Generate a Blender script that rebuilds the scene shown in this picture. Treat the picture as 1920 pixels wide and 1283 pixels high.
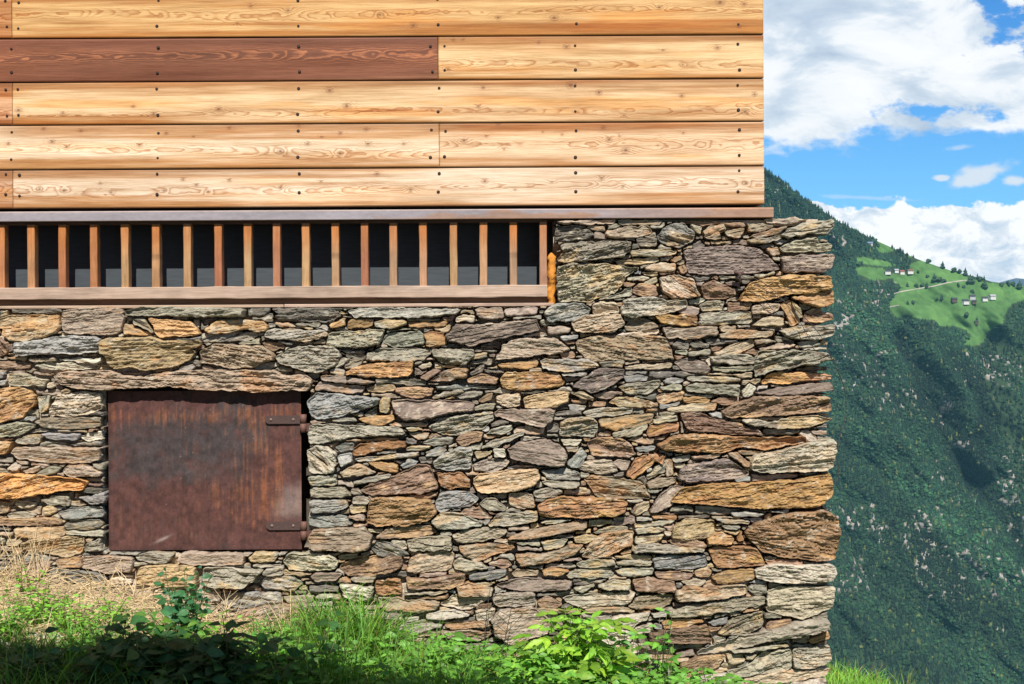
import bpy, math, random
import numpy as np
from mathutils import Vector, Matrix

for o in list(bpy.data.objects):
    bpy.data.objects.remove(o)
scene = bpy.context.scene
rng = np.random.default_rng(7)
random.seed(7)

# ------------------------------------------------------------------ camera
FPX, CX, CY = 2665.0, 960.0, 641.5          # focal length and centre in the photograph's pixels
CAMY, CAMZ = -6.5, 1.35
ROLL = 0.0056
cr, sr = math.cos(ROLL), math.sin(ROLL)
cam_data = bpy.data.cameras.new("camera")
cam_data.sensor_width = 36.0
cam_data.lens = FPX / 1920 * 36.0
cam_data.clip_start = 0.05
cam_data.clip_end = 40000
cam = bpy.data.objects.new("camera", cam_data)
scene.collection.objects.link(cam)
m = Matrix(((cr, sr, 0, 0), (0, 0, -1, CAMY), (-sr, cr, 0, CAMZ), (0, 0, 0, 1)))
cam.matrix_world = m
scene.camera = cam

# ------------------------------------------------------------------ light and exposure
SUN_EL, SUN_AZ = 47.0, 4.0                   # azimuth to the right of straight behind the camera
sd = Vector((math.sin(math.radians(SUN_AZ)) * math.cos(math.radians(SUN_EL)),
             -math.cos(math.radians(SUN_AZ)) * math.cos(math.radians(SUN_EL)),
             math.sin(math.radians(SUN_EL))))
sun_data = bpy.data.lights.new("sun", 'SUN')
sun_data.energy = 5.0
sun_data.angle = math.radians(0.5)
sun_data.color = (1.0, 0.95, 0.87)
sun = bpy.data.objects.new("sun", sun_data)
sun.rotation_euler = sd.to_track_quat('Z', 'Y').to_euler()
sun.location = (2, -8, 12)
scene.collection.objects.link(sun)

scene.view_settings.view_transform = 'Standard'
scene.view_settings.look = 'None'
scene.view_settings.exposure = 0.30
scene.view_settings.gamma = 1.0
scene.render.engine = 'CYCLES'
scene.cycles.use_denoising = True
scene.cycles.max_bounces = 6
scene.cycles.volume_bounces = 0
scene.cycles.transparent_max_bounces = 8

class NT:
    """small helper for writing node trees"""
    def __init__(s, tree):
        s.t = tree; s.n = tree.nodes; s.l = tree.links
    def node(s, typ, **kw):
        n = s.n.new(typ)
        for k, v in kw.items():
            if k.startswith('_'):
                setattr(n, k[1:], v)
            else:
                i = int(k[1:]) if k[0] == 'i' and k[1:].isdigit() else k.replace('__', ' ')
                s.put(n, i, v)
        return n
    def put(s, n, i, v):
        if isinstance(v, bpy.types.NodeSocket):
            s.l.new(v, n.inputs[i])
        elif isinstance(v, bpy.types.Node):
            s.l.new(v.outputs[0], n.inputs[i])
        else:
            n.inputs[i].default_value = v
    def math(s, op, a, b=0.0, c=None):
        n = s.n.new('ShaderNodeMath'); n.operation = op
        s.put(n, 0, a); s.put(n, 1, b)
        if c is not None: s.put(n, 2, c)
        return n.outputs[0]
    def mix(s, f, a, b, mode='MIX'):
        n = s.n.new('ShaderNodeMix'); n.data_type = 'RGBA'; n.blend_type = mode
        for i, v in ((0, f), (6, a), (7, b)):
            if isinstance(v, tuple) and len(v) == 3: v = v + (1,)
            s.put(n, i, v)
        return n.outputs[2]
    def ramp(s, f, stops, interp='LINEAR'):
        n = s.n.new('ShaderNodeValToRGB'); n.color_ramp.interpolation = interp
        e = n.color_ramp.elements
        while len(e) < len(stops): e.new(0.5)
        for q, (p, c) in zip(e, stops):
            q.position = p
            q.color = (c, c, c, 1) if isinstance(c, (int, float)) else tuple(c) + (1,)
        s.put(n, 0, f)
        return n.outputs[0]
    def smooth(s, v, a, b):
        n = s.n.new('ShaderNodeMapRange'); n.interpolation_type = 'SMOOTHSTEP'
        s.put(n, 0, v); s.put(n, 1, a); s.put(n, 2, b)
        return n.outputs[0]

# ------------------------------------------------------------------ sky: Nishita with clouds by direction
world = bpy.data.worlds.new("World")
scene.world = world
world.use_nodes = True
W = NT(world.node_tree)
W.n.clear()
sky = W.node('ShaderNodeTexSky', _sky_type='NISHITA', _sun_disc=False,
             _sun_elevation=math.radians(SUN_EL), _sun_rotation=math.radians(180 - SUN_AZ),
             _altitude=1200.0, _air_density=1.0, _dust_density=0.25, _ozone_density=2.5)
skyc = W.node('ShaderNodeHueSaturation', Saturation=1.15, Value=1.0, Color=sky.outputs[0]).outputs[0]
skyc = W.mix(1.0, skyc, (0.40, 0.80, 1.12), 'MULTIPLY')
tc = W.node('ShaderNodeTexCoord')
sep = W.node('ShaderNodeSeparateXYZ', Vector=tc.outputs['Generated'])
front = W.math('ADD', 0.9, W.math('MULTIPLY', W.smooth(sep.outputs[1], -0.1, 0.3), 0.62))      # sky ahead brightened by direction, sky behind kept dimmer to cut fill light
skyc = W.node('ShaderNodeVectorMath', _operation='SCALE', i0=skyc, Scale=front).outputs[0]
ay = W.math('MAXIMUM', W.math('ABSOLUTE', sep.outputs[1]), 0.25)
u = W.math('DIVIDE', sep.outputs[0], ay)
v = W.math('DIVIDE', sep.outputs[2], ay)
def wnoise(scale, detail=5.0, rough=0.55, sx=1.0, sy=1.0, off=0.0, dist=0.0):
    c = W.node('ShaderNodeCombineXYZ', X=W.math('MULTIPLY', u, sx), Y=W.math('MULTIPLY', v, sy), Z=off)
    n = W.node('ShaderNodeTexNoise', Vector=c.outputs[0], Scale=scale, Detail=detail, Roughness=rough, Distortion=dist)
    return n.outputs[0]
# rays in the photograph: u = (x-960)/2665, v = (641-y)/2665
na = wnoise(9, 6, 0.55, 1.0, 2.2, 3.1)
nb = wnoise(30, 6, 0.6, 1.0, 1.7, 7.7)
# upper bank: lower edge rises gently to the right
edge = W.math('SUBTRACT', W.math('SUBTRACT', v, 0.137), W.math('MULTIPLY', W.math('SUBTRACT', u, 0.18), 0.04))
edge = W.math('ADD', edge, W.math('MULTIPLY', W.math('SUBTRACT', na, 0.5), 0.05))
edge = W.math('ADD', edge, W.math('MULTIPLY', W.math('SUBTRACT', nb, 0.5), 0.035))
bank = W.smooth(edge, -0.002, 0.008)
def hole(uc, vc, ru, rv):
    a = W.math('DIVIDE', W.math('SUBTRACT', u, uc), ru)
    b = W.math('DIVIDE', W.math('SUBTRACT', v, vc), rv)
    d = W.math('SQRT', W.math('ADD', W.math('MULTIPLY', a, a), W.math('MULTIPLY', b, b)))
    d = W.math('ADD', d, W.math('MULTIPLY', W.math('SUBTRACT', nb, 0.5), 5.5))
    d = W.math('ADD', d, W.math('MULTIPLY', W.math('SUBTRACT', na, 0.5), 3.0))
    return W.smooth(d, 0.45, 1.25)
for h in ((0.298, 0.161, 0.021, 0.0062), (0.357, 0.222, 0.030, 0.020), (0.345, 0.158, 0.016, 0.0075), (0.335, 0.238, 0.014, 0.006), (0.385, 0.205, 0.03, 0.02)):
    bank = W.math('MULTIPLY', bank, hole(*h))
fade = W.math('MULTIPLY', W.smooth(v, 0.75, 0.32), W.smooth(sep.outputs[1], -0.1, 0.15))
bank = W.math('MULTIPLY', bank, W.math('ADD', W.math('MULTIPLY', fade, 0.88), 0.12))
# small streak cloud
def blob(uc, vc, ru, rv, slope):
    a = W.math('SUBTRACT', u, uc)
    b = W.math('SUBTRACT', W.math('SUBTRACT', v, vc), W.math('MULTIPLY', a, slope))
    a = W.math('DIVIDE', a, ru); b = W.math('DIVIDE', b, rv)
    d = W.math('SQRT', W.math('ADD', W.math('MULTIPLY', a, a), W.math('MULTIPLY', b, b)))
    d = W.math('ADD', d, W.math('MULTIPLY', W.math('SUBTRACT', nb, 0.5), 2.4))
    return W.math('MULTIPLY', W.smooth(d, 1.0, 0.35), 0.9)
bits = W.math('MAXIMUM', blob(0.331, 0.1155, 0.030, 0.0085, 0.33), blob(0.352, 0.112, 0.012, 0.005, 0.0))
bits = W.math('MAXIMUM', bits, blob(0.302, 0.1135, 0.008, 0.003, 0.0))
bits = W.math('MAXIMUM', bits, W.math('MULTIPLY', blob(0.315, 0.135, 0.012, 0.003, 0.1), 0.5))
bits = W.math('MAXIMUM', bits, W.math('MULTIPLY', blob(0.25, 0.100, 0.04, 0.002, -0.05), 0.35))
# cumulus bank on the horizon
nc = wnoise(24, 7, 0.5, 1.0, 1.5, 1.3)
ne = wnoise(55, 5, 0.55, 1.0, 1.3, 4.4)
ce = W.math('SUBTRACT', 0.0990, v)
ce = W.math('ADD', ce, W.math('MULTIPLY', W.math('SUBTRACT', nc, 0.5), 0.040))
ce = W.math('ADD', ce, W.math('MULTIPLY', W.math('SUBTRACT', ne, 0.5), 0.022))
cum = W.math('MULTIPLY', W.smooth(ce, -0.0006, 0.0022), W.smooth(v, -0.25, -0.02))
# cloud shading
sh1 = wnoise(13, 8, 0.62, 0.9, 1.9, 9.0, 0.4)
colA = W.ramp(sh1, [(0.30, (6.2, 7.5, 9.4)), (0.42, (8.6, 9.7, 11.1)), (0.52, (12.2, 12.5, 12.9)), (0.62, (13.2, 13.2, 13.4))])
sh2 = wnoise(34, 8, 0.66, 1.0, 1.5, 2.0, 0.4)
grey = W.math('MULTIPLY', W.smooth(u, 0.27, 0.36), W.smooth(v, 0.082, 0.05))
sh2 = W.math('SUBTRACT', sh2, W.math('MULTIPLY', grey, 0.12))
colB = W.ramp(sh2, [(0.30, (7.1, 8.8, 10.8)), (0.40, (9.9, 10.8, 11.9)), (0.50, (13.6, 13.7, 13.9))])
base = W.mix(W.math('MULTIPLY', W.smooth(v, 0.20, 0.07), 0.28), skyc, (4.4, 8.6, 11.6))
c1 = W.mix(cum, base, colB)
c2 = W.mix(bits, c1, (10.2, 10.9, 11.7))
c3 = W.mix(bank, c2, colA)
c3 = W.mix(1.0, c3, (1.0, 1.0, 1.0), 'MULTIPLY')
bg = W.node('ShaderNodeBackground', Color=c3, Strength=0.065)
W.node('ShaderNodeOutputWorld', Surface=bg.outputs[0])

# ------------------------------------------------------------------ helpers
COL = scene.collection
def P(px, py, y=0.0):
    """a point of the facade (or of anything at depth y) from the photograph's measurements"""
    k = (y - CAMY) / FPX
    dx, dy = px - CX, py - CY
    return np.array((( dx * cr - dy * sr) * k, y, CAMZ - (dx * sr + dy * cr) * k))
def direction(px, py):
    dx, dy = px - CX, py - CY
    return (dx * cr - dy * sr) / FPX, -(dx * sr + dy * cr) / FPX
def topx(x, y, z):
    k = FPX / (y - CAMY)
    a, b = x * k, (CAMZ - z) * k
    return CX + a * cr + b * sr, CY - a * sr + b * cr

def vnoise(p):
    i = np.floor(p).astype(np.int64); f = p - i
    f = f * f * f * (f * (f * 6 - 15) + 10)
    def h(dx, dy, dz):
        n = (i[:, 0] + dx) * 1619 + (i[:, 1] + dy) * 31337 + (i[:, 2] + dz) * 6971
        n = (n ^ (n >> 8)) & 0xffffffff
        n = (n * 0x45d9f3b) & 0xffffffff
        n = ((n >> 16) ^ n) * 0x45d9f3b & 0xffffffff
        n = (n >> 16) ^ n
        return (n & 0xffff) / 32767.5 - 1.0
    x, y, z = f[:, 0], f[:, 1], f[:, 2]
    a = h(0,0,0) * (1-x) + h(1,0,0) * x
    b = h(0,1,0) * (1-x) + h(1,1,0) * x
    c = h(0,0,1) * (1-x) + h(1,0,1) * x
    d = h(0,1,1) * (1-x) + h(1,1,1) * x
    return (a * (1-y) + b * y) * (1-z) + (c * (1-y) + d * y) * z
def fbm(p, octaves=4, gain=0.5, lac=2.03):
    s = np.zeros(len(p)); a = 1.0; t = 0.0
    for k in range(octaves):
        s += a * vnoise(p + 17.3 * k); t += a; a *= gain; p = p * lac
    return s / t * 1.6
def fb2(x, y, off=0.0, octaves=4, gain=0.5):
    x, y = np.broadcast_arrays(np.asarray(x, float), np.asarray(y, float))
    sh = x.shape
    return fbm(np.stack([x.ravel(), y.ravel(), np.full(x.size, off)], 1), octaves, gain).reshape(sh)
def sstep(v, a, b):
    t = np.clip((v - a) / (b - a), 0, 1)
    return t * t * (3 - 2 * t)

def tag(o, label=None, cat=None, group=None, kind=None):
    if label: o['label'] = label
    if cat: o['category'] = cat
    if group: o['group'] = group
    if kind: o['kind'] = kind
    return o
def empty(name, loc=(0, 0, 0)):
    o = bpy.data.objects.new(name, None)
    COL.objects.link(o); o.location = loc
    return o
def link(name, me, parent=None, mats=()):
    o = bpy.data.objects.new(name, me)
    COL.objects.link(o)
    for mt in mats: me.materials.append(mt)
    if parent is not None:
        o.parent = parent
        o.matrix_parent_inverse = Matrix.Translation(-parent.location) if parent.parent is None else Matrix()
    return o

class MB:
    """collects geometry for one mesh object, with a colour per vertex"""
    def __init__(s):
        s.v = []; s.f = []; s.c = []; s.mi = []; s.n = 0; s.sm = []
    def add(s, verts, faces, col=(1, 1, 1), mat=0, smooth=False):
        verts = np.asarray(verts, float)
        s.v.append(verts)
        col = np.asarray(col, float)
        if col.ndim == 1: col = np.tile(col, (len(verts), 1))
        s.c.append(col)
        n = s.n
        s.f.extend([tuple(i + n for i in f) for f in faces])
        s.mi.extend([mat] * len(faces)); s.sm.extend([smooth] * len(faces))
        s.n += len(verts)
    def box(s, lo, hi, col=(1, 1, 1), mat=0):
        x0, y0, z0 = lo; x1, y1, z1 = hi
        s.add([(x0,y0,z0),(x1,y0,z0),(x1,y1,z0),(x0,y1,z0),(x0,y0,z1),(x1,y0,z1),(x1,y1,z1),(x0,y1,z1)],
              [(0,3,2,1),(4,5,6,7),(0,1,5,4),(1,2,6,5),(2,3,7,6),(3,0,4,7)], col, mat)
    def bevbox(s, lo, hi, b=0.004, col=(1, 1, 1), mat=0):
        """box with chamfered edges"""
        lo = np.array(lo, float); hi = np.array(hi, float)
        vs = []; idx = {}
        for ax in range(3):
            for sx in (0, 1):
                for sy in (0, 1):
                    for sz in (0, 1):
                        p = [lo[0] + b if sx == 0 else hi[0] - b, lo[1] + b if sy == 0 else hi[1] - b, lo[2] + b if sz == 0 else hi[2] - b]
                        sg = (sx, sy, sz)
                        p[ax] = lo[ax] if sg[ax] == 0 else hi[ax]
                        idx[(ax,) + sg] = len(vs); vs.append(p)
        fs = []
        for ax in range(3):
            a1, a2 = (ax + 1) % 3, (ax + 2) % 3
            for sg in (0, 1):
                q = []
                for (p1, p2) in ((0,0),(1,0),(1,1),(0,1)):
                    k = [0,0,0]; k[ax] = sg; k[a1] = p1; k[a2] = p2
                    q.append(idx[(ax,) + tuple(k)])
                fs.append(tuple(q) if sg else tuple(q[::-1]))
        for ax in range(3):
            a1, a2 = (ax + 1) % 3, (ax + 2) % 3
            for p1 in (0, 1):
                for p2 in (0, 1):
                    k0 = [0,0,0]; k0[a1] = p1; k0[a2] = p2; k0[ax] = 0
                    k1 = list(k0); k1[ax] = 1
                    q = [idx[(a1,) + tuple(k0)], idx[(a1,) + tuple(k1)], idx[(a2,) + tuple(k1)], idx[(a2,) + tuple(k0)]]
                    fs.append(tuple(q) if (p1 ^ p2) == 0 else tuple(q[::-1]))
        for sx in (0, 1):
            for sy in (0, 1):
                for sz in (0, 1):
                    q = [idx[(a, sx, sy, sz)] for a in range(3)]
                    fs.append(tuple(q) if (sx + sy + sz) % 2 else tuple(q[::-1]))
        s.add(vs, fs, col, mat)
    def tube(s, pts, r, col=(1, 1, 1), sides=6, mat=0, smooth=True):
        pts = np.asarray(pts, float); n = len(pts)
        r = np.broadcast_to(np.asarray(r, float), (n,))
        vs = []
        up = np.array((0.13, 0.31, 0.94))
        for i in range(n):
            d = pts[min(i + 1, n - 1)] - pts[max(i - 1, 0)]
            d = d / (np.linalg.norm(d) + 1e-12)
            a = np.cross(d, up)
            if np.linalg.norm(a) < 1e-3: a = np.cross(d, (1, 0, 0))
            a /= np.linalg.norm(a); b = np.cross(d, a)
            for k in range(sides):
                t = 2 * math.pi * k / sides
                vs.append(pts[i] + r[i] * (math.cos(t) * a + math.sin(t) * b))
        fs = [(i * sides + k, i * sides + (k + 1) % sides, (i + 1) * sides + (k + 1) % sides, (i + 1) * sides + k)
              for i in range(n - 1) for k in range(sides)]
        fs += [tuple(range(sides))[::-1], tuple((n - 1) * sides + k for k in range(sides))]
        s.add(vs, fs, col, mat, smooth)
    def grid(s, V, col=None, mat=0, smooth=True, flip=False, closed=False):
        """V: (a, b, 3) array of vertices"""
        a, b = V.shape[:2]
        i = np.arange((a - 1) * b).reshape(a - 1, b)[:, :b - 1].ravel()
        q = np.stack([i, i + 1, i + b + 1, i + b], 1)
        if flip: q = q[:, ::-1]
        s.add(V.reshape(-1, 3), [tuple(r) for r in q.tolist()], (1, 1, 1) if col is None else np.asarray(col).reshape(-1, 3), mat, smooth)
    def build(s, name, mats, parent=None, extra=None):
        me = bpy.data.meshes.new(name)
        V = np.concatenate(s.v); C = np.concatenate(s.c)
        me.from_pydata(V.tolist(), [], s.f)
        at = me.attributes.new("Col", 'FLOAT_COLOR', 'POINT')
        at.data.foreach_set("color", np.concatenate([C, np.ones((len(C), 1))], 1).astype(np.float32).ravel())
        if extra:
            for k, arr in extra.items():
                at = me.attributes.new(k, 'FLOAT', 'POINT')
                at.data.foreach_set("value", np.asarray(arr, np.float32))
        me.polygons.foreach_set("material_index", s.mi)
        me.polygons.foreach_set("use_smooth", s.sm)
        me.update()
        return link(name, me, parent, mats if isinstance(mats, (list, tuple)) else (mats,))

# ------------------------------------------------------------------ materials
def material(name):
    mt = bpy.data.materials.new(name); mt.use_nodes = True
    T = NT(mt.node_tree); T.n.clear()
    return mt, T
def attr_col(T):
    return T.node('ShaderNodeAttribute', _attribute_name="Col").outputs[0]
def finish(T, color, rough=0.8, bump=None, bstr=0.3, bdist=0.002, metal=0.0, spec=0.3):
    b = T.node('ShaderNodeBsdfPrincipled', Base__Color=color, Roughness=rough, Metallic=metal)
    b.inputs['Specular IOR Level'].default_value = spec
    if bump is not None:
        bn = T.node('ShaderNodeBump', Strength=bstr, Distance=bdist, Height=bump)
        T.l.new(bn.outputs[0], b.inputs['Normal'])
    T.node('ShaderNodeOutputMaterial', Surface=b.outputs[0])

def tex(T, scale, vec=None, detail=4.0, rough=0.6, sc=(1, 1, 1)):
    co = vec if vec is not None else T.node('ShaderNodeTexCoord').outputs['Object']
    if sc != (1, 1, 1):
        mp = T.node('ShaderNodeMapping', Vector=co); mp.inputs['Scale'].default_value = sc; co = mp.outputs[0]
    return T.node('ShaderNodeTexNoise', Vector=co, Scale=scale, Detail=detail, Roughness=rough).outputs[0]

def make_generic(name, noise=60, amt=0.35, rough=0.85, bstr=0.5, bdist=0.003, sc=(1, 1, 1), spec=0.3, metal=0.0):
    mt, T = material(name)
    n = tex(T, noise, sc=sc)
    k = T.ramp(n, [(0.25, 1 - amt), (0.75, 1 + amt)])
    c = T.mix(1.0, attr_col(T), k, 'MULTIPLY')
    finish(T, c, rough, n, bstr, bdist, metal, spec)
    return mt
M_stone = make_generic("schist", 90, 0.30, 0.85, 0.6, 0.004, (0.6, 1, 1.9), 0.25)
M_mortar = make_generic("lime_mortar", 150, 0.22, 0.95, 0.9, 0.005, spec=0.1)
M_rust = make_generic("rusty_iron", 120, 0.22, 0.62, 0.35, 0.0015, spec=0.35)
M_paint = make_generic("oxidised_steel", 90, 0.15, 0.5, 0.2, 0.001, (0.4, 1, 1), 0.4)
M_plain = make_generic("plain_surface", 30, 0.15, 0.8, 0.3, 0.002)
M_soil = make_generic("soil", 40, 0.4, 0.95, 1.0, 0.01, spec=0.1)
M_rock = make_generic("far_slope", 0.05, 0.25, 0.95, 0.0, 0.0, spec=0.05)
M_foam = make_generic("foam", 60, 0.25, 0.8, 0.8, 0.004)

def make_leaf(name, trans=0.35, rough=0.45):
    mt, T = material(name)
    c = attr_col(T)
    n = tex(T, 70)
    c = T.mix(1.0, c, T.ramp(n, [(0.3, 0.8), (0.7, 1.2)]), 'MULTIPLY')
    b = T.node('ShaderNodeBsdfPrincipled', Base__Color=c, Roughness=rough)
    b.inputs['Specular IOR Level'].default_value = 0.35
    t = T.node('ShaderNodeBsdfTranslucent', Color=T.mix(1.0, c, (1.25, 1.3, 0.6), 'MULTIPLY'))
    mx = T.node('ShaderNodeMixShader', Fac=trans)
    T.l.new(b.outputs[0], mx.inputs[1]); T.l.new(t.outputs[0], mx.inputs[2])
    T.node('ShaderNodeOutputMaterial', Surface=mx.outputs[0])
    return mt
M_leaf = make_leaf("leaf")
M_grass = make_leaf("grass_blade", 0.3, 0.5)
M_straw = make_leaf("straw", 0.15, 0.6)
M_far = make_leaf("far_foliage", 0.0, 0.9)

# wood: growth rings from a field stored on the mesh ("ring"), position across the board ("across"), "knot" darkness
def make_board(name):
    mt, T = material(name)
    ring = T.node('ShaderNodeAttribute', _attribute_name="ring").outputs['Fac']
    knot = T.node('ShaderNodeAttribute', _attribute_name="knot").outputs['Fac']
    mode = T.node('ShaderNodeAttribute', _attribute_name="mode").outputs['Fac']
    c = attr_col(T)
    fine = tex(T, 1.0, detail=5, rough=0.65, sc=(7, 40, 260))
    broad = tex(T, 1.0, detail=4, rough=0.6, sc=(1.6, 10, 30))
    rr = T.math('ADD', ring, T.math('MULTIPLY', T.math('SUBTRACT', fine, 0.5), 1.1))
    saw = T.math('FRACT', rr)
    line = T.ramp(saw, [(0.0, 0.0), (0.45, 0.05), (0.78, 0.75), (0.90, 1.0), (0.97, 0.3), (1.0, 0.0)])
    strength = tex(T, 1.0, detail=2, rough=0.5, sc=(3.0, 5, 12))
    vis = T.node('ShaderNodeAttribute', _attribute_name="vis").outputs['Fac']
    line = T.math('MULTIPLY', line, T.math('MULTIPLY', T.smooth(strength, 0.14, 0.46), vis))
    dark = T.mix(1.0, c, (0.52, 0.25, 0.085), 'MULTIPLY')
    pale = T.mix(1.0, c, (3.0, 3.2, 2.6), 'MULTIPLY')
    linec = T.mix(mode, dark, pale)
    col = T.mix(T.math('MULTIPLY', line, 0.80), c, linec)
    col = T.mix(1.0, col, T.ramp(fine, [(0.28, (0.70, 0.61, 0.50)), (0.55, (1.02, 1.02, 1.02)), (0.75, (1.16, 1.19, 1.22))]), 'MULTIPLY')
    col = T.mix(1.0, col, T.ramp(broad, [(0.3, (0.76, 0.68, 0.58)), (0.5, (1.0, 1.0, 1.0)), (0.7, (1.12, 1.15, 1.2))]), 'MULTIPLY')
    col = T.mix(knot, col, (0.15, 0.05, 0.016))
    finish(T, col, 0.55, T.math('ADD', T.math('MULTIPLY', line, -0.5), fine), 0.35, 0.0012, 0.0, 0.3)
    return mt
M_board = make_board("larch_board")
def make_bar_wood(name):
    mt, T = material(name)
    c = attr_col(T)
    fine = tex(T, 1.0, detail=5, rough=0.65, sc=(160, 160, 9))
    big = tex(T, 9.0, detail=3)
    col = T.mix(1.0, c, T.ramp(fine, [(0.25, (0.72, 0.64, 0.55)), (0.75, (1.22, 1.22, 1.2))]), 'MULTIPLY')
    col = T.mix(1.0, col, T.ramp(big, [(0.3, 0.8), (0.7, 1.15)]), 'MULTIPLY')
    finish(T, col, 0.6, fine, 0.4, 0.001)
    return mt
M_bar = make_bar_wood("bar_wood")
def make_rail_wood(name):
    mt, T = material(name)
    c = attr_col(T)
    fine = tex(T, 1.0, detail=5, rough=0.65, sc=(6, 120, 160))
    big = tex(T, 1.0, detail=3, sc=(5, 20, 20))
    col = T.mix(1.0, c, T.ramp(fine, [(0.25, (0.72, 0.66, 0.6)), (0.75, (1.2, 1.2, 1.2))]), 'MULTIPLY')
    col = T.mix(1.0, col, T.ramp(big, [(0.32, 0.7), (0.55, 1.05)]), 'MULTIPLY')
    finish(T, col, 0.65, fine, 0.4, 0.001)
    return mt
M_rail = make_rail_wood("rail_wood")
M_black = make_generic("dark_panel", 40, 0.2, 0.7, 0.2, 0.001, (0.3, 1, 3))
HAZE = 0.00003
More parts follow.
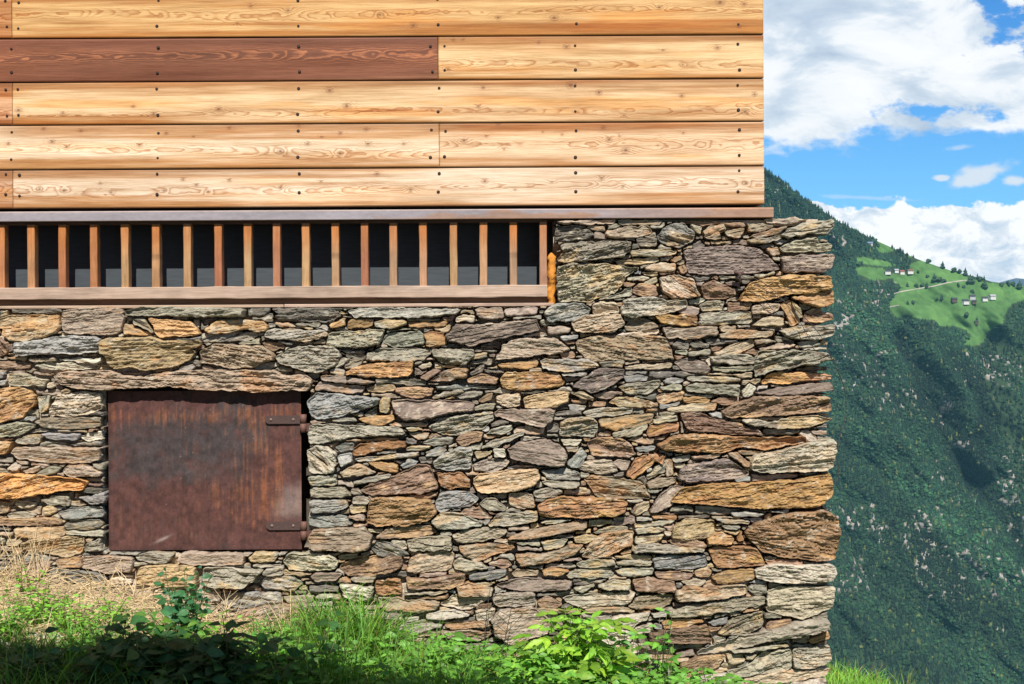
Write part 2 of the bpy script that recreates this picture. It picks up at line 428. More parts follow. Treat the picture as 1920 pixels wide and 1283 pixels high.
STONES = """
@T 0 560 4.8
d 105,95 545,85 565,125 420,140 110,130
g 0,105 65,105 65,150 30,165 0,170
y -90,210 0,190 80,150 300,150 525,145 545,260 500,320 250,385 90,380 20,330 50,290 0,270
k 560,100 720,80 960,60 1100,90 1125,160 1090,300 1060,325 640,325 560,290 550,180
G 1125,110 1200,82 1600,78 2200,92 2195,170 1130,150
d 1140,165 1320,165 1300,185 1150,195
y 1120,225 1200,235 1380,320 1330,335 1115,330 1105,270
G 1205,185 1310,190 1370,290 1380,315 1270,260 1200,225
o 1335,175 1500,185 1730,205 1810,325 1700,345 1440,355 1395,310 1370,240
d 1560,165 1680,165 1690,190 1550,185
d 1745,185 1795,180 1800,250 1790,270 1745,230
d 1830,190 1970,170 1960,185 1840,235
g 540,330 590,310 610,330 600,350 530,350
b 135,400 250,385 560,345 850,345 905,370 895,485 600,490 240,510 130,515
p 70,410 125,400 120,470 75,480
r -80,360 0,350 40,380 75,400 70,480 40,515 -60,520
y 900,390 960,360 1150,360 1350,350 1500,390 1800,380 1800,420 1650,470 1750,475 1700,550 1590,600 1310,650 1180,620 1040,635 980,590 940,500 905,490
d 1660,430 1800,390 1790,450 1660,465
t 60,535 180,515 245,530 230,560 100,550
t 260,540 490,535 505,565 350,570 270,560
w 530,535 700,530 830,540 930,525 925,570 860,600 750,580 540,560
w 305,610 420,575 640,580 830,590 900,600 880,630 730,640 500,650 380,640
r -90,570 0,565 180,570 285,590 270,630 -80,625
k 75,655 225,655 225,675 120,675
k 305,665 420,660 465,695 350,700
G 70,680 210,670 435,730 400,795 80,790
b -60,670 40,665 30,720 -60,725
b -50,745 50,745 45,780 -60,785
w 425,770 470,755 490,790 460,805 425,800
L 480,700 560,660 780,655 1000,645 1100,690 1300,710 1420,680 1600,650 1824,650 2164,645 2464,650 2524,690 2764,690 2800,740 2790,800 2760,835 2650,820 2524,830 2324,842 2024,830 1750,820 1580,790 1440,795 1240,800 1060,810 870,825 690,815 540,765
p 335,830 530,815 545,840 480,865 340,860
g 550,835 600,810 630,830 580,850
g 1640,620 1740,590 1760,620 1700,640 1610,640
@T 380 560 4.8
d 405,100 600,90 600,120 550,150 420,160
d 625,90 800,80 1050,85 1260,90 1220,115 1250,165 1100,205 690,205 640,165 680,140
y 20,280 140,195 420,195 530,205 580,235 570,290 480,300 400,275 300,290 160,315 50,310
b 0,320 160,325 300,300 480,305 500,330 440,375 200,385 0,385
k 650,225 790,220 830,255 700,255
d 840,230 1050,225 1040,250 850,240
o 1135,240 1280,175 1285,240 1150,270
o 1315,205 1350,190 1535,185 1520,245 1310,270
g 565,300 620,270 1080,290 1130,330 1000,370 900,390 660,360 560,340
G 1115,370 1150,300 1400,290 1640,275 1600,400 1480,445 1110,435
t 975,390 1090,365 1110,400 1000,410
r 530,395 600,380 730,415 740,440 640,475 560,440
t -30,480 100,410 250,415 380,420 520,430 640,490 640,560 560,575 450,620 260,640 100,590 -20,580
w 665,530 760,465 880,435 1000,430 1180,440 1240,510 1200,590 1060,660 940,660 760,600 690,580
b 460,620 520,590 680,575 690,600 600,635 480,640
k 5,610 60,615 190,635 170,650 10,640
d 1210,455 1470,465 1460,505 1300,490
d 1280,510 1460,510 1460,545 1380,530
d 1280,600 1320,550 1440,550 1420,590 1340,630 1280,630
g 1185,610 1260,535 1330,540 1280,590 1200,620
g 1140,650 1190,620 1275,650 1270,690 1150,670
o 1280,665 1400,600 1560,580 1890,565 1895,660 1860,695 1720,715 1430,710 1380,690 1290,690
k 1060,690 1240,690 1400,715 1560,750 1500,770 1330,765 1060,745
k 1020,790 1060,755 1280,775 1460,790 1440,845 1300,850 1020,825
y 1475,800 1560,775 1730,765 1730,825 1620,845 1490,830
@T 500 380 3.2
g 480,650 560,632 850,630 1170,640 1130,670 990,690 600,690 530,690
G 600,910 680,875 980,880 985,905 940,945 800,950 600,945
w 1135,690 1180,670 1250,680 1240,715 1140,715
k 1245,640 1290,625 1410,630 1425,690 1330,710 1270,690
k 1430,640 1540,625 1630,630 1620,670 1430,685
G 645,720 700,705 840,710 840,735 760,755 650,745
o 850,715 1080,715 1080,745 860,750
G 695,830 730,780 930,770 950,850 850,865 740,860
o 945,790 1000,770 1060,790 1080,850 960,865 950,820
p 1075,800 1130,725 1280,730 1480,710 1620,700 1645,765 1520,795 1300,840 1230,870 1080,830
G 990,890 1050,875 1240,880 1250,920 1190,970 1060,965 1010,930
k 1365,950 1420,850 1500,820 1740,805 1820,880 1760,905 1640,920 1380,948
g 1250,910 1320,900 1330,930 1220,940
y 1385,970 1500,955 1620,945 1630,980 1560,1000 1400,995
o 1400,1060 1440,1020 1600,1015 1740,1020 1790,1080 1740,1115 1500,1130 1410,1110
w 905,980 980,955 990,980 930,1005
r 920,1050 1000,1000 1050,1010 960,1065
r 970,1075 1070,1000 1210,990 1200,1050 1100,1075
r 1205,1065 1290,1030 1390,1050 1380,1085 1210,1080
d 1220,1020 1310,970 1290,1010 1230,1035
d 1300,1000 1420,1010 1430,1025 1320,1025
b 1010,1100 1130,1090 1380,1105 1370,1120 1020,1125
r 770,1110 900,1105 1000,1110 990,1160 880,1175 770,1140
G 990,1170 1080,1130 1170,1120 1180,1140 1090,1165 1000,1180
g 1130,1165 1230,1130 1300,1135 1290,1160 1180,1180
@T 1000 380 3.2
g 40,945 200,935 330,945 395,980 330,1005 190,1015 50,1000
t 140,110 300,105 490,105 480,130 300,130 145,125
g 510,105 770,110 760,130 520,130
d 135,160 190,140 300,140 365,190 330,220 240,225 160,230 130,240
t 440,175 540,150 690,140 715,185 620,205 500,210 440,200
g 745,195 800,135 900,125 970,175 960,230 880,275 800,260 750,225
G 945,130 1010,150 1005,190 970,180
t 1020,175 1060,140 1140,130 1160,165 1100,190 1130,220 1030,215
t 1145,170 1270,150 1240,220 1150,195
G 1060,230 1190,230 1190,250 1070,250
G 1285,225 1480,200 1490,210 1400,245 1310,250
w 1385,100 1560,90 1650,105 1540,130 1400,125
G 1480,195 1540,150 1660,110 1800,100 1810,140 1770,195 1650,190 1520,220
t 1290,205 1460,150 1530,140 1480,190 1350,215
G 1475,270 1560,225 1700,205 1720,245 1790,240 1785,290 1640,300 1500,300
G 160,260 300,235 590,230 580,280 540,320 300,350 150,355 140,340 190,290
d 620,220 740,215 740,260 640,265
d 960,250 1000,220 1030,260 1010,275 960,275
G 590,290 640,280 860,290 860,310 700,325 590,325
G 480,350 740,325 755,350 640,370 510,370
p 900,290 1000,270 1200,255 1360,275 1480,400 1440,410 1200,430 1000,430 930,425 910,340
p 1490,330 1580,315 1810,315 1780,400 1740,420 1500,415
t 1400,280 1460,270 1480,310 1440,320
t 665,400 760,360 850,365 850,405 760,410
t 820,345 880,320 890,340 850,360
r 870,390 910,370 920,410 890,425
G 140,380 220,365 400,365 640,390 560,440 530,490 480,545 400,575 300,600 150,590 140,480
G 385,580 480,560 590,500 590,555 520,570
r 600,510 640,485 730,500 750,560 640,560 595,540
G 650,420 750,410 750,440 670,440
G 660,480 740,445 740,480 690,490
t 755,450 860,430 960,460 975,510 1010,560 930,575 830,575 770,530
r 1010,500 1080,465 1190,520 1210,550 1150,580 1040,580 1020,550
G 1110,440 1330,440 1320,460 1120,460
d 970,450 1060,450 1050,470 980,470
p 1150,480 1240,475 1240,505 1160,500
o 1235,595 1300,480 1420,450 1540,430 1790,445 1795,520 1650,550 1560,545 1440,580 1330,600
o 1545,570 1680,545 1800,525 1805,600 1750,630 1620,600
w 525,640 550,585 720,565 800,590 925,585 920,630 800,670 600,690 530,670
w 355,620 400,590 490,600 515,660 420,670 360,665
b 60,665 110,610 300,605 345,640 330,680 210,715 90,715
t 230,720 300,680 520,670 545,730 480,775 300,780 250,760
t 545,740 600,695 690,700 760,745 650,770 560,770
k 875,650 920,625 995,635 990,670 920,680
G 1000,610 1060,590 1150,595 1130,650 1010,655
r 1165,600 1310,605 1290,640 1170,655
R 730,680 780,670 980,680 980,740 880,740 760,720
G 1000,670 1100,660 1300,650 1310,720 1150,730 1000,735
t 1310,620 1380,600 1480,610 1470,650 1390,670 1310,665
t 1310,740 1400,680 1500,690 1510,740 1420,745
o 1480,610 1540,590 1605,710 1550,740 1510,660
G 1545,580 1600,640 1615,690 1590,700
r 1630,660 1680,630 1800,670 1800,700 1720,720 1625,720
k 770,750 900,755 1110,740 1110,790 960,820 800,815
t 1115,790 1240,765 1440,775 1430,800 1300,815 1120,815
t 1120,745 1220,740 1210,775 1130,775
G 1460,765 1600,740 1810,735 1805,800 1700,830 1560,820
G 1590,840 1700,825 1720,855 1600,870
t 1330,830 1420,815 1460,835 1340,850
t 1350,880 1500,840 1580,850 1560,870 1400,885
t 255,830 400,790 480,800 760,800 800,820 845,940 800,940 560,945 330,950 270,890
w 495,795 600,778 750,768 740,790 560,800
d 835,850 870,825 930,850 930,880 840,870
d 940,850 980,830 1060,850 1050,870 960,870
G 850,890 920,885 920,910 850,910
G 930,900 1060,880 1060,910 940,925
t 1090,905 1200,850 1310,820 1330,860 1230,905 1100,915
p 80,740 230,745 220,780 90,790
b 160,800 270,790 270,820 170,830
r 160,905 240,890 245,930 170,935
G 1320,950 1360,890 1540,880 1760,900 1805,950 1600,985 1430,1010 1330,1050
G 1065,930 1180,905 1320,920 1330,965 1200,975 1070,960
G 1075,985 1330,980 1320,1010 1200,1020 1080,1010
p 845,960 920,935 1000,940 1060,1000 1040,1025 920,1015
w 1030,950 1060,930 1070,970 1050,990
G 395,960 540,950 530,975 420,980
t 545,980 830,960 830,990 700,1005 550,1000
p 230,1110 380,995 550,1000 540,1050 450,1110 370,1145 300,1130
b 170,1025 320,1020 310,1040 180,1040
G 505,1110 560,1085 760,1065 750,1110 680,1155 570,1155
b 545,1045 620,1035 690,1045 680,1070 560,1075
b 780,1070 840,1050 900,1065 890,1085 790,1085
G 760,1110 860,1090 895,1100 890,1130 780,1130
G 920,1050 1060,1040 1240,1055 1240,1075 1080,1080 930,1065
G 915,1105 960,1085 1240,1095 1245,1130 1230,1165 1100,1150 980,1140 920,1135
w 1250,1130 1300,1080 1335,1110 1320,1165 1280,1175 1255,1160
R 1370,1085 1400,1040 1480,1015 1640,1015 1795,1040 1790,1065 1620,1075 1500,1090
p 1330,1140 1500,1105 1790,1075 1805,1130 1700,1140 1500,1160 1350,1155
@T 1050 690 3.0545
t 55,140 120,130 195,170 190,190 110,175
t 60,180 150,180 150,210 70,205
b 50,215 150,220 140,240 60,240
r 555,165 620,145 710,135 700,180 600,205 560,195
o 705,175 800,165 860,185 850,200 710,200
t 275,200 330,165 430,175 560,205 560,220 440,225 330,220
G 130,255 230,230 420,225 410,255 330,280 150,280
y 225,300 330,280 540,260 520,310 440,340 330,360 260,350 230,330
G 300,380 420,340 500,320 500,340 460,390 380,400 310,395
g 0,310 60,290 150,285 215,305 220,360 190,395 0,390
R 500,380 520,330 600,320 680,315 670,360 590,380 510,395
G 540,310 570,280 670,275 670,300 560,320
d 690,305 700,310 710,370 690,375
t 610,240 700,215 890,205 890,240 760,250 640,250
G 570,260 620,250 660,260 640,275 580,275
r 690,265 750,250 810,255 860,280 960,305 1050,325 1130,350 1170,390 1050,390 890,375 740,360 710,330
b 850,260 910,250 935,270 920,290 870,280
r 930,250 1000,210 1130,170 1330,165 1545,165 1550,245 1400,260 1200,275 950,285
G 1040,300 1120,290 1200,320 1300,285 1440,275 1565,290 1480,325 1400,345 1200,345 1100,330
o 555,440 640,390 720,375 940,385 1050,390 1180,400 1320,390 1410,395 1420,430 1290,450 1180,475 1040,455 930,490 700,485 600,475
w 1365,375 1400,355 1460,390 1470,415 1410,415
t 385,415 430,395 540,410 540,435 460,435
w 0,405 130,410 100,450 20,445
r 160,430 220,395 350,400 400,430 435,500 390,515 190,505 170,460
b 430,460 480,445 545,450 540,475 450,480
w 1095,540 1130,500 1250,480 1400,440 1550,400 1585,430 1570,560 1530,595 1350,595 1150,605 1100,580
b 640,520 740,495 740,530 660,540
r 750,505 950,485 880,520 760,525
k 960,490 1010,485 1090,540 1080,570 1050,560
R 375,620 440,510 560,490 610,500 590,560 550,540 480,590 420,640
G 500,620 600,520 630,580 560,610 500,640
t 600,520 640,525 650,610 610,620
p 690,590 740,550 850,540 950,515 1080,600 1060,625 900,645 720,660 680,640
t 500,660 550,635 665,625 660,660 560,690 510,690
b 1000,640 1090,620 1090,645 1010,650
w 100,570 160,530 290,525 340,600 230,610 130,590
k 300,545 330,525 405,535 385,585 350,590
b 40,550 120,460 155,500 110,570 60,575
b 0,570 80,580 130,620 110,645 0,635
t 140,640 180,615 350,630 470,660 520,750 400,745 250,750 200,720
p 515,830 570,720 640,680 720,672 680,740 640,790 540,835
O 630,770 690,690 900,660 1120,655 1330,640 1540,600 1565,640 1570,730 1500,790 1440,805 1100,810 950,795 760,780
R -130,800 -77,760 33,740 300,750 393,770 363,830 303,850 73,860 -67,855 -117,840
t 405,830 440,780 510,765 510,810 440,850
p 310,860 430,850 430,890 320,900
R 530,845 670,850 660,870 540,865
G 420,890 660,870 640,895 560,905 430,915
y 650,920 720,870 880,870 890,930 940,940 870,970 760,990 640,980
r 610,990 700,970 820,990 840,1020 830,1045 640,1010
o 840,980 920,940 990,970 985,1015 850,1010
b 980,830 1040,820 1180,835 1160,850 1000,850
g 890,865 1090,880 1080,895 960,895
g 930,905 1030,910 1010,930 950,925
b 1200,815 1310,810 1300,830 1210,830
Q 1060,940 1120,890 1300,830 1500,810 1590,850 1610,930 1600,1000 1580,1100 1480,1110 1300,1090 1160,1060 1100,1000
o 1020,970 1040,930 1050,985 1020,990
R 850,1040 890,1020 1130,1020 1180,1130 1100,1140 900,1150 870,1100
o 870,1200 940,1165 1110,1150 1110,1210 1030,1230 900,1240
t 120,1085 220,960 420,935 410,1010 330,1060 200,1090
G 75,970 150,955 220,965 210,990 150,1005 90,1000
t 0,900 100,890 190,920 120,950 0,960
G 190,945 280,900 390,910 380,940 210,950
G 425,925 520,905 610,925 560,945 440,950
G 430,965 600,950 580,990 480,1015 430,1005
G 410,1040 450,1010 600,1010 830,1040 820,1055 640,1065 430,1060
b 530,1095 580,1075 830,1075 840,1130 740,1150 550,1150
G 310,1075 420,1070 530,1080 520,1095 330,1090
G 95,1125 160,1100 310,1100 320,1130 220,1140 110,1135
G 320,1115 430,1100 530,1110 520,1130 330,1130
G 35,1165 160,1150 300,1150 310,1185 160,1205 50,1190
G 310,1160 430,1140 540,1150 530,1185 420,1200 330,1185
r 545,1170 650,1165 760,1180 750,1210 640,1220 550,1195
w 690,1220 800,1210 840,1220 800,1250 720,1245
t 775,1170 820,1145 870,1170 850,1195
r 1180,1110 1300,1095 1390,1105 1380,1135 1200,1130
w 1120,1160 1200,1135 1570,1130 1585,1180 1550,1220 1400,1230 1200,1225 1130,1200
@T 550 690 3.0545
b 80,190 130,140 300,150 500,175 480,215 430,235 180,300 130,300 85,260
r 1060,190 1110,150 1140,145 1140,180 1080,195
t 1160,160 1290,145 1305,170 1300,220 1230,230 1165,200
y 1320,180 1390,150 1570,140 1575,190 1500,225 1325,235
p 1155,265 1180,240 1500,240 1480,300 1420,345 1300,310 1160,275
G 490,190 510,170 555,175 540,260 500,250
G 405,270 480,220 480,270 420,280
o 365,290 430,275 570,270 585,300 500,330 390,310
p 560,190 600,180 800,185 1000,190 1040,210 1030,245 880,265 760,300 640,305 580,270
G 1035,225 1080,205 1160,205 1150,240 1040,245
G 770,340 850,290 1000,270 1140,245 1150,300 1090,340 960,380 860,385
w 85,330 200,320 380,335 600,340 640,380 500,390 320,400 180,430 90,435
b 240,455 290,430 340,435 340,470 280,480
b 255,500 330,490 340,540 270,570
w 75,480 130,445 200,450 245,490 235,605 90,605
R 345,460 380,440 520,430 640,420 640,455 520,470 400,495 345,500
G 350,520 560,495 720,480 720,505 500,530 380,540
G 640,345 720,340 740,355 680,365
t 660,375 780,370 770,395 720,415
G 740,430 800,405 920,400 900,430 800,445
r 935,420 960,375 1085,365 1080,420 960,450
G 1100,380 1140,350 1250,325 1260,350 1200,380
G 1070,465 1140,410 1320,370 1320,390 1230,430 1150,460
w 885,450 940,425 940,450
p 1225,470 1280,430 1460,410 1560,470 1575,510 1550,565 1400,560 1250,520
b 760,480 840,445 885,470 850,500 760,510
b 800,540 860,500 960,455 1020,460 1020,570 900,590 820,570
w 1030,555 1080,530 1150,520 1240,530 1230,560 1160,605 1100,600 1035,590
t 1035,480 1140,475 1130,500 1050,520
w 1145,465 1210,465 1215,510 1150,510
t 265,600 320,560 380,550 480,600 400,620 290,630
o 430,540 560,545 600,560 600,600 550,600 470,570
b 610,560 660,525 715,535 700,565 630,575
G 340,660 430,630 560,610 550,630 400,665
r 385,700 450,660 580,620 700,560 770,550 830,690 760,720 600,725 450,730
R 820,600 960,600 1010,640 1015,690 850,690 830,650
y 1035,640 1070,610 1250,590 1400,580 1410,630 1370,680 1250,710 1080,720 1040,690
b 1415,590 1560,575 1640,600 1640,640 1460,640
G 1420,650 1640,660 1620,690 1480,690
b 815,770 840,720 900,705 1000,715 1065,745 1010,790 920,800 850,825 820,810
t 1230,720 1320,710 1370,730 1385,800 1300,810 1240,790
G 1370,710 1450,680 1540,705 1500,740 1390,740
Q 415,890 440,760 500,740 640,745 780,760 820,830 780,870 650,905 560,900 500,910
G 85,625 245,615 245,670 95,675
G 90,690 290,680 340,735 290,745 95,745
g 90,760 300,755 315,800 240,830 95,835
b 90,850 290,845 345,895 200,915 95,910
k 85,980 110,930 400,915 450,970 430,1040 380,1055 100,1050
G 320,790 410,780 420,830 330,830
w 340,740 400,730 440,755 420,780 340,775
k 310,850 400,835 410,880 350,880
g 790,880 850,830 950,830 1090,900 950,925 820,920
r 950,840 1010,795 1080,800 1140,860 1080,865 1000,850
G 1065,780 1110,745 1160,750 1220,810 1160,820 1090,800
G 1115,895 1170,840 1400,820 1400,880 1280,900 1130,910
G 1410,890 1480,865 1600,870 1500,895
k 1225,910 1350,900 1350,930 1230,935
r 540,920 640,905 780,905 830,940 700,970 560,975 470,975
t 910,960 970,930 1100,915 1220,930 1210,960 1100,990 940,1000
t 1220,985 1320,940 1500,900 1680,880 1680,920 1500,955 1350,980
G 650,990 760,970 900,965 905,1045 800,1050 670,1045
w 560,990 640,990 650,1030 600,1040
d 445,1035 490,990 560,1000 640,1050 670,1070 580,1085 480,1070
w 840,945 900,935 910,960 850,960
t 945,1015 1050,1005 1260,1005 1270,1030 1180,1065 1050,1110 960,1060
G 915,1120 950,1090 1080,1120 1120,1150 1000,1160 920,1150
r 1115,1120 1210,1090 1260,1130 1200,1150
G 1275,1000 1410,1000 1410,1020 1300,1015
G 1415,990 1580,975 1540,1030 1440,1045
t 1270,1070 1350,1065 1480,1060 1600,1010 1670,1010 1600,1080 1450,1120 1300,1140
k 650,1160 680,1080 780,1055 920,1060 900,1155 800,1165 700,1170
r 265,1140 330,1090 460,1075 620,1080 630,1110 600,1160 440,1200 320,1190
t 250,1075 370,1065 360,1085 270,1095
b 1005,1190 1060,1175 1220,1155 1220,1190 1120,1215 1010,1215
t 1245,1180 1280,1150 1410,1155 1405,1195 1260,1200
o 1430,1165 1480,1150 1560,1145 1550,1195 1440,1195
b 1570,1170 1680,1150 1680,1200 1580,1200
p 95,1195 140,1170 280,1180 240,1225 130,1225
G -60,1110 -30,1065 200,1065 260,1110 230,1160 90,1165 -20,1160
@T 0 690 3.055
o -70,115 120,110 185,125 200,215 150,255 130,285 50,305 -60,310
G 215,165 290,155 280,240 225,265
w 285,230 340,150 480,135 580,150 580,235 500,265 420,275 290,275
G -60,345 90,310 200,320 200,345 100,390 -60,395
t 195,310 240,285 580,280 575,340 430,355 250,345
b 235,375 340,375 460,380 440,415 270,410
w 440,390 580,360 590,410 500,420
G 85,420 150,385 230,385 230,430 110,440
o -70,420 70,420 60,460 20,500 -50,490
k 60,490 90,455 300,460 560,455 575,530 450,545 270,545 110,520
d 400,440 480,425 580,425 580,445 430,450
t 360,585 390,555 480,550 580,600 560,625 380,620
G 200,610 290,565 350,570 330,600 240,620
t 130,590 230,560 220,585 150,605
w 40,580 90,545 120,560 100,590
O -90,610 180,615 330,625 430,635 500,650 470,700 330,710 130,745 -80,755
b 440,740 530,730 600,710 600,780 530,790
G 235,760 300,735 390,740 400,790 280,785
w 90,780 110,765 200,770 200,790 130,800
t 140,800 240,790 230,835 180,830
G 245,800 290,790 325,820 280,850 250,840
b 330,830 400,800 520,795 590,800 590,850 520,860 380,870
w 35,840 110,820 210,840 190,860 60,865
t -60,770 50,770 50,820 -50,840
r -60,870 120,870 320,860 360,890 300,900 -60,905
G 365,900 410,870 570,865 590,900 530,930 380,930
y 80,920 360,910 370,955 300,975 90,970
y 115,1010 200,975 400,965 480,970 470,1060 380,1085 300,1070 160,1050
G 480,1050 500,1010 570,980 590,1050
b 115,1085 260,1080 290,1100 140,1105
t 80,1120 300,1110 250,1190 150,1205 60,1190
y 320,1100 470,1090 470,1140 340,1145
k 475,1085 560,1075 760,1085 750,1170 640,1180 560,1165 470,1145
g 780,1080 850,1060 1000,1060 960,1120 870,1120 790,1100
k 1010,1110 1050,1060 1390,1070 1390,1125 1250,1130 1100,1130
G 1425,1090 1460,1060 1590,1065 1570,1115 1430,1115
G 1450,1125 1610,1125 1600,1145 1450,1140
b 240,1200 330,1145 560,1170 615,1210 600,1265 400,1240 260,1230
w 620,1190 750,1185 750,1235 640,1235
y 770,1200 800,1140 960,1130 1120,1135 1130,1250 1000,1260 780,1235
G 1145,1240 1160,1150 1300,1145 1500,1160 1450,1220 1390,1265 1240,1265
w 1520,1160 1620,1140 1620,1185 1500,1190
g 1480,1240 1530,1195 1680,1195 1740,1230 1680,1285 1520,1270
@T 0 900 2
b 835,430 900,420 1050,425 1055,465 900,480 830,465
w 580,410 700,405 830,415 820,460 600,440
k 840,540 900,500 1000,475 1150,470 1140,530 1050,560 900,570
t 1060,435 1180,430 1170,460 1080,465
w 1310,370 1410,360 1400,385 1330,385
w 1270,390 1400,400 1395,455 1330,460 1290,440
R 1410,370 1500,370 1510,430 1410,430
r 1520,365 1600,375 1745,350 1740,390 1680,410 1530,410
t 1420,440 1650,455 1640,490 1560,500 1420,485
w 1570,500 1700,500 1750,520 1640,525
w 1500,430 1680,415 1640,432
t 1710,400 1760,385 1850,410 1840,440 1720,435
w 1650,470 1700,430 1840,440 1760,490
w 1470,550 1600,530 1660,550 1560,575
t 1670,545 1830,530 1840,550 1700,560
w 1780,490 1860,480 1840,530 1790,530
w 1640,580 1740,570 1840,590 1800,610 1660,600
@T 800 900 2.4
t 1210,410 1250,390 1280,410 1270,440 1215,430
b 1150,450 1260,440 1240,475 1160,465
t 1125,510 1180,480 1260,490 1440,470 1440,510 1300,540 1200,550 1130,545
G 1445,500 1460,470 1530,470 1530,510 1490,520
w 1535,500 1600,480 1835,480 1830,570 1740,610 1690,630 1530,590
G 1085,600 1160,570 1340,545 1520,525 1525,560 1380,590 1200,615 1100,615
w 1250,760 1400,710 1540,680 1680,640 1800,625 1800,660 1720,690 1500,740 1300,780 1220,790
r 1530,640 1640,625 1640,650 1530,680
o 1720,720 1800,685 1815,710 1740,735
G 1310,690 1380,620 1510,590 1510,660 1450,690 1340,700
b 1260,640 1360,610 1350,650 1290,660
o 1060,640 1110,620 1240,625 1250,640 1160,665 1070,670
r 1000,690 1050,680 1260,655 1285,710 1280,735 1120,740 1000,730
d 950,710 990,700 1000,740 970,745
w 930,670 1020,645 1010,690 940,690
b 1010,600 1080,595 1080,620 1020,620
r 930,450 1000,440 1110,460 1120,500 1050,510 940,500
G 770,480 830,450 920,450 920,495 800,500
w 665,490 760,470 700,510
w 605,530 690,515 940,505 920,560 760,570 700,580 620,545
t 905,570 960,520 1110,515 1100,560 1040,585 950,580
p 310,470 420,440 655,450 650,495 480,505 340,490
b 190,430 360,405 350,435 250,455 195,450
G 195,470 310,460 280,480 200,485
t 125,500 210,470 310,490 300,520 150,520
R 0,430 130,410 180,430 100,470 0,495
w 300,520 370,510 490,510 485,570 330,570 300,550
t 75,540 240,525 290,545 260,565 100,560
r 500,550 540,525 610,560 580,575 510,570
t 375,410 420,400 500,405 505,435 380,435
o 525,410 570,395 640,410 610,435 530,435
G 630,430 680,400 830,400 840,430 760,445 640,440
G 850,410 930,390 1020,395 1010,425 860,435
p 1030,420 1190,410 1195,440 1100,450 1035,440
w 800,650 860,610 1000,600 990,630 920,670 870,675 810,660
k 290,630 340,590 490,575 560,650 540,690 390,745 310,700
G 500,580 700,590 680,605 520,600
w 620,620 740,630 730,660 640,650
w 760,670 830,655 930,690 920,730 820,740 760,700
w 810,750 940,735 960,780 860,800
d 620,655 740,655 740,690 640,680
w 0,600 120,590 200,610 100,625 0,625
w 210,600 310,570 270,640 230,630
t 80,640 220,630 190,660 100,665
t 60,680 160,670 300,690 240,730 80,710
w 210,650 290,655 270,675
p 1120,780 1200,760 1210,790 1130,800
r 1145,830 1220,800 1350,790 1310,840 1200,880 1145,880
r 1140,885 1215,880 1210,925 1150,925
t 1355,790 1420,785 1430,810 1380,835 1355,825
w 1350,860 1450,840 1500,780 1640,755 1640,850 1500,880 1370,885
w 1650,760 1810,745 1825,810 1780,840 1650,855
G 1370,775 1620,738 1630,750 1450,780
t 1430,895 1600,860 1810,850 1800,880 1620,910 1440,925
w 1220,890 1340,870 1420,895 1380,930 1230,930
w 1420,935 1600,920 1800,890 1800,960 1600,970 1430,970
"""
# ------------------------------------------------------------------ the barn
barn = empty("stone_barn", (0.0, 0.0, 0.0))
tag(barn, "old barn with a rough stone base, golden larch boards above and a rusty iron hatch", "barn")

CLS = {'g': (.315,.29,.235), 'G': (.33,.30,.225), 'b': (.28,.272,.25), 't': (.36,.285,.195), 'o': (.42,.26,.12), 'y': (.43,.315,.185),
       'r': (.275,.18,.12), 'R': (.33,.18,.09), 'p': (.24,.185,.15), 'd': (.175,.158,.13), 'w': (.43,.38,.295), 'k': (.345,.27,.205),
       'O': (.47,.275,.11), 'Q': (.32,.20,.105), 'L': (.36,.26,.175)}
SEC = {'g': (.44,.31,.17), 'G': (.48,.34,.17), 'b': (.42,.37,.28), 't': (.40,.225,.11), 'o': (.33,.17,.08), 'y': (.45,.25,.10),
       'r': (.48,.32,.17), 'R': (.50,.31,.12), 'p': (.42,.33,.25), 'd': (.33,.28,.20), 'w': (.46,.36,.24), 'k': (.40,.25,.14),
       'O': (.34,.17,.075), 'Q': (.52,.30,.11), 'L': (.42,.225,.11)}
TER = (.13,.085,.06)

def pip(poly, X, Y):
    ins = np.zeros(X.shape, bool); n = len(poly)
    for i in range(n):
        x0, y0 = poly[i]; x1, y1 = poly[(i + 1) % n]
        if y0 == y1: continue
        c = ((y0 > Y) != (y1 > Y)) & (X < (x1 - x0) * (Y - y0) / (y1 - y0) + x0)
        ins ^= c
    return ins

def resample(p, step):
    q = np.vstack([p, p[:1]])
    L = np.r_[0, np.cumsum(np.linalg.norm(np.diff(q, axis=0), axis=1))]
    n = max(10, int(L[-1] / step))
    s = np.linspace(0, L[-1], n, endpoint=False)
    return np.stack([np.interp(s, L, q[:, 0]), np.interp(s, L, q[:, 1])], 1)

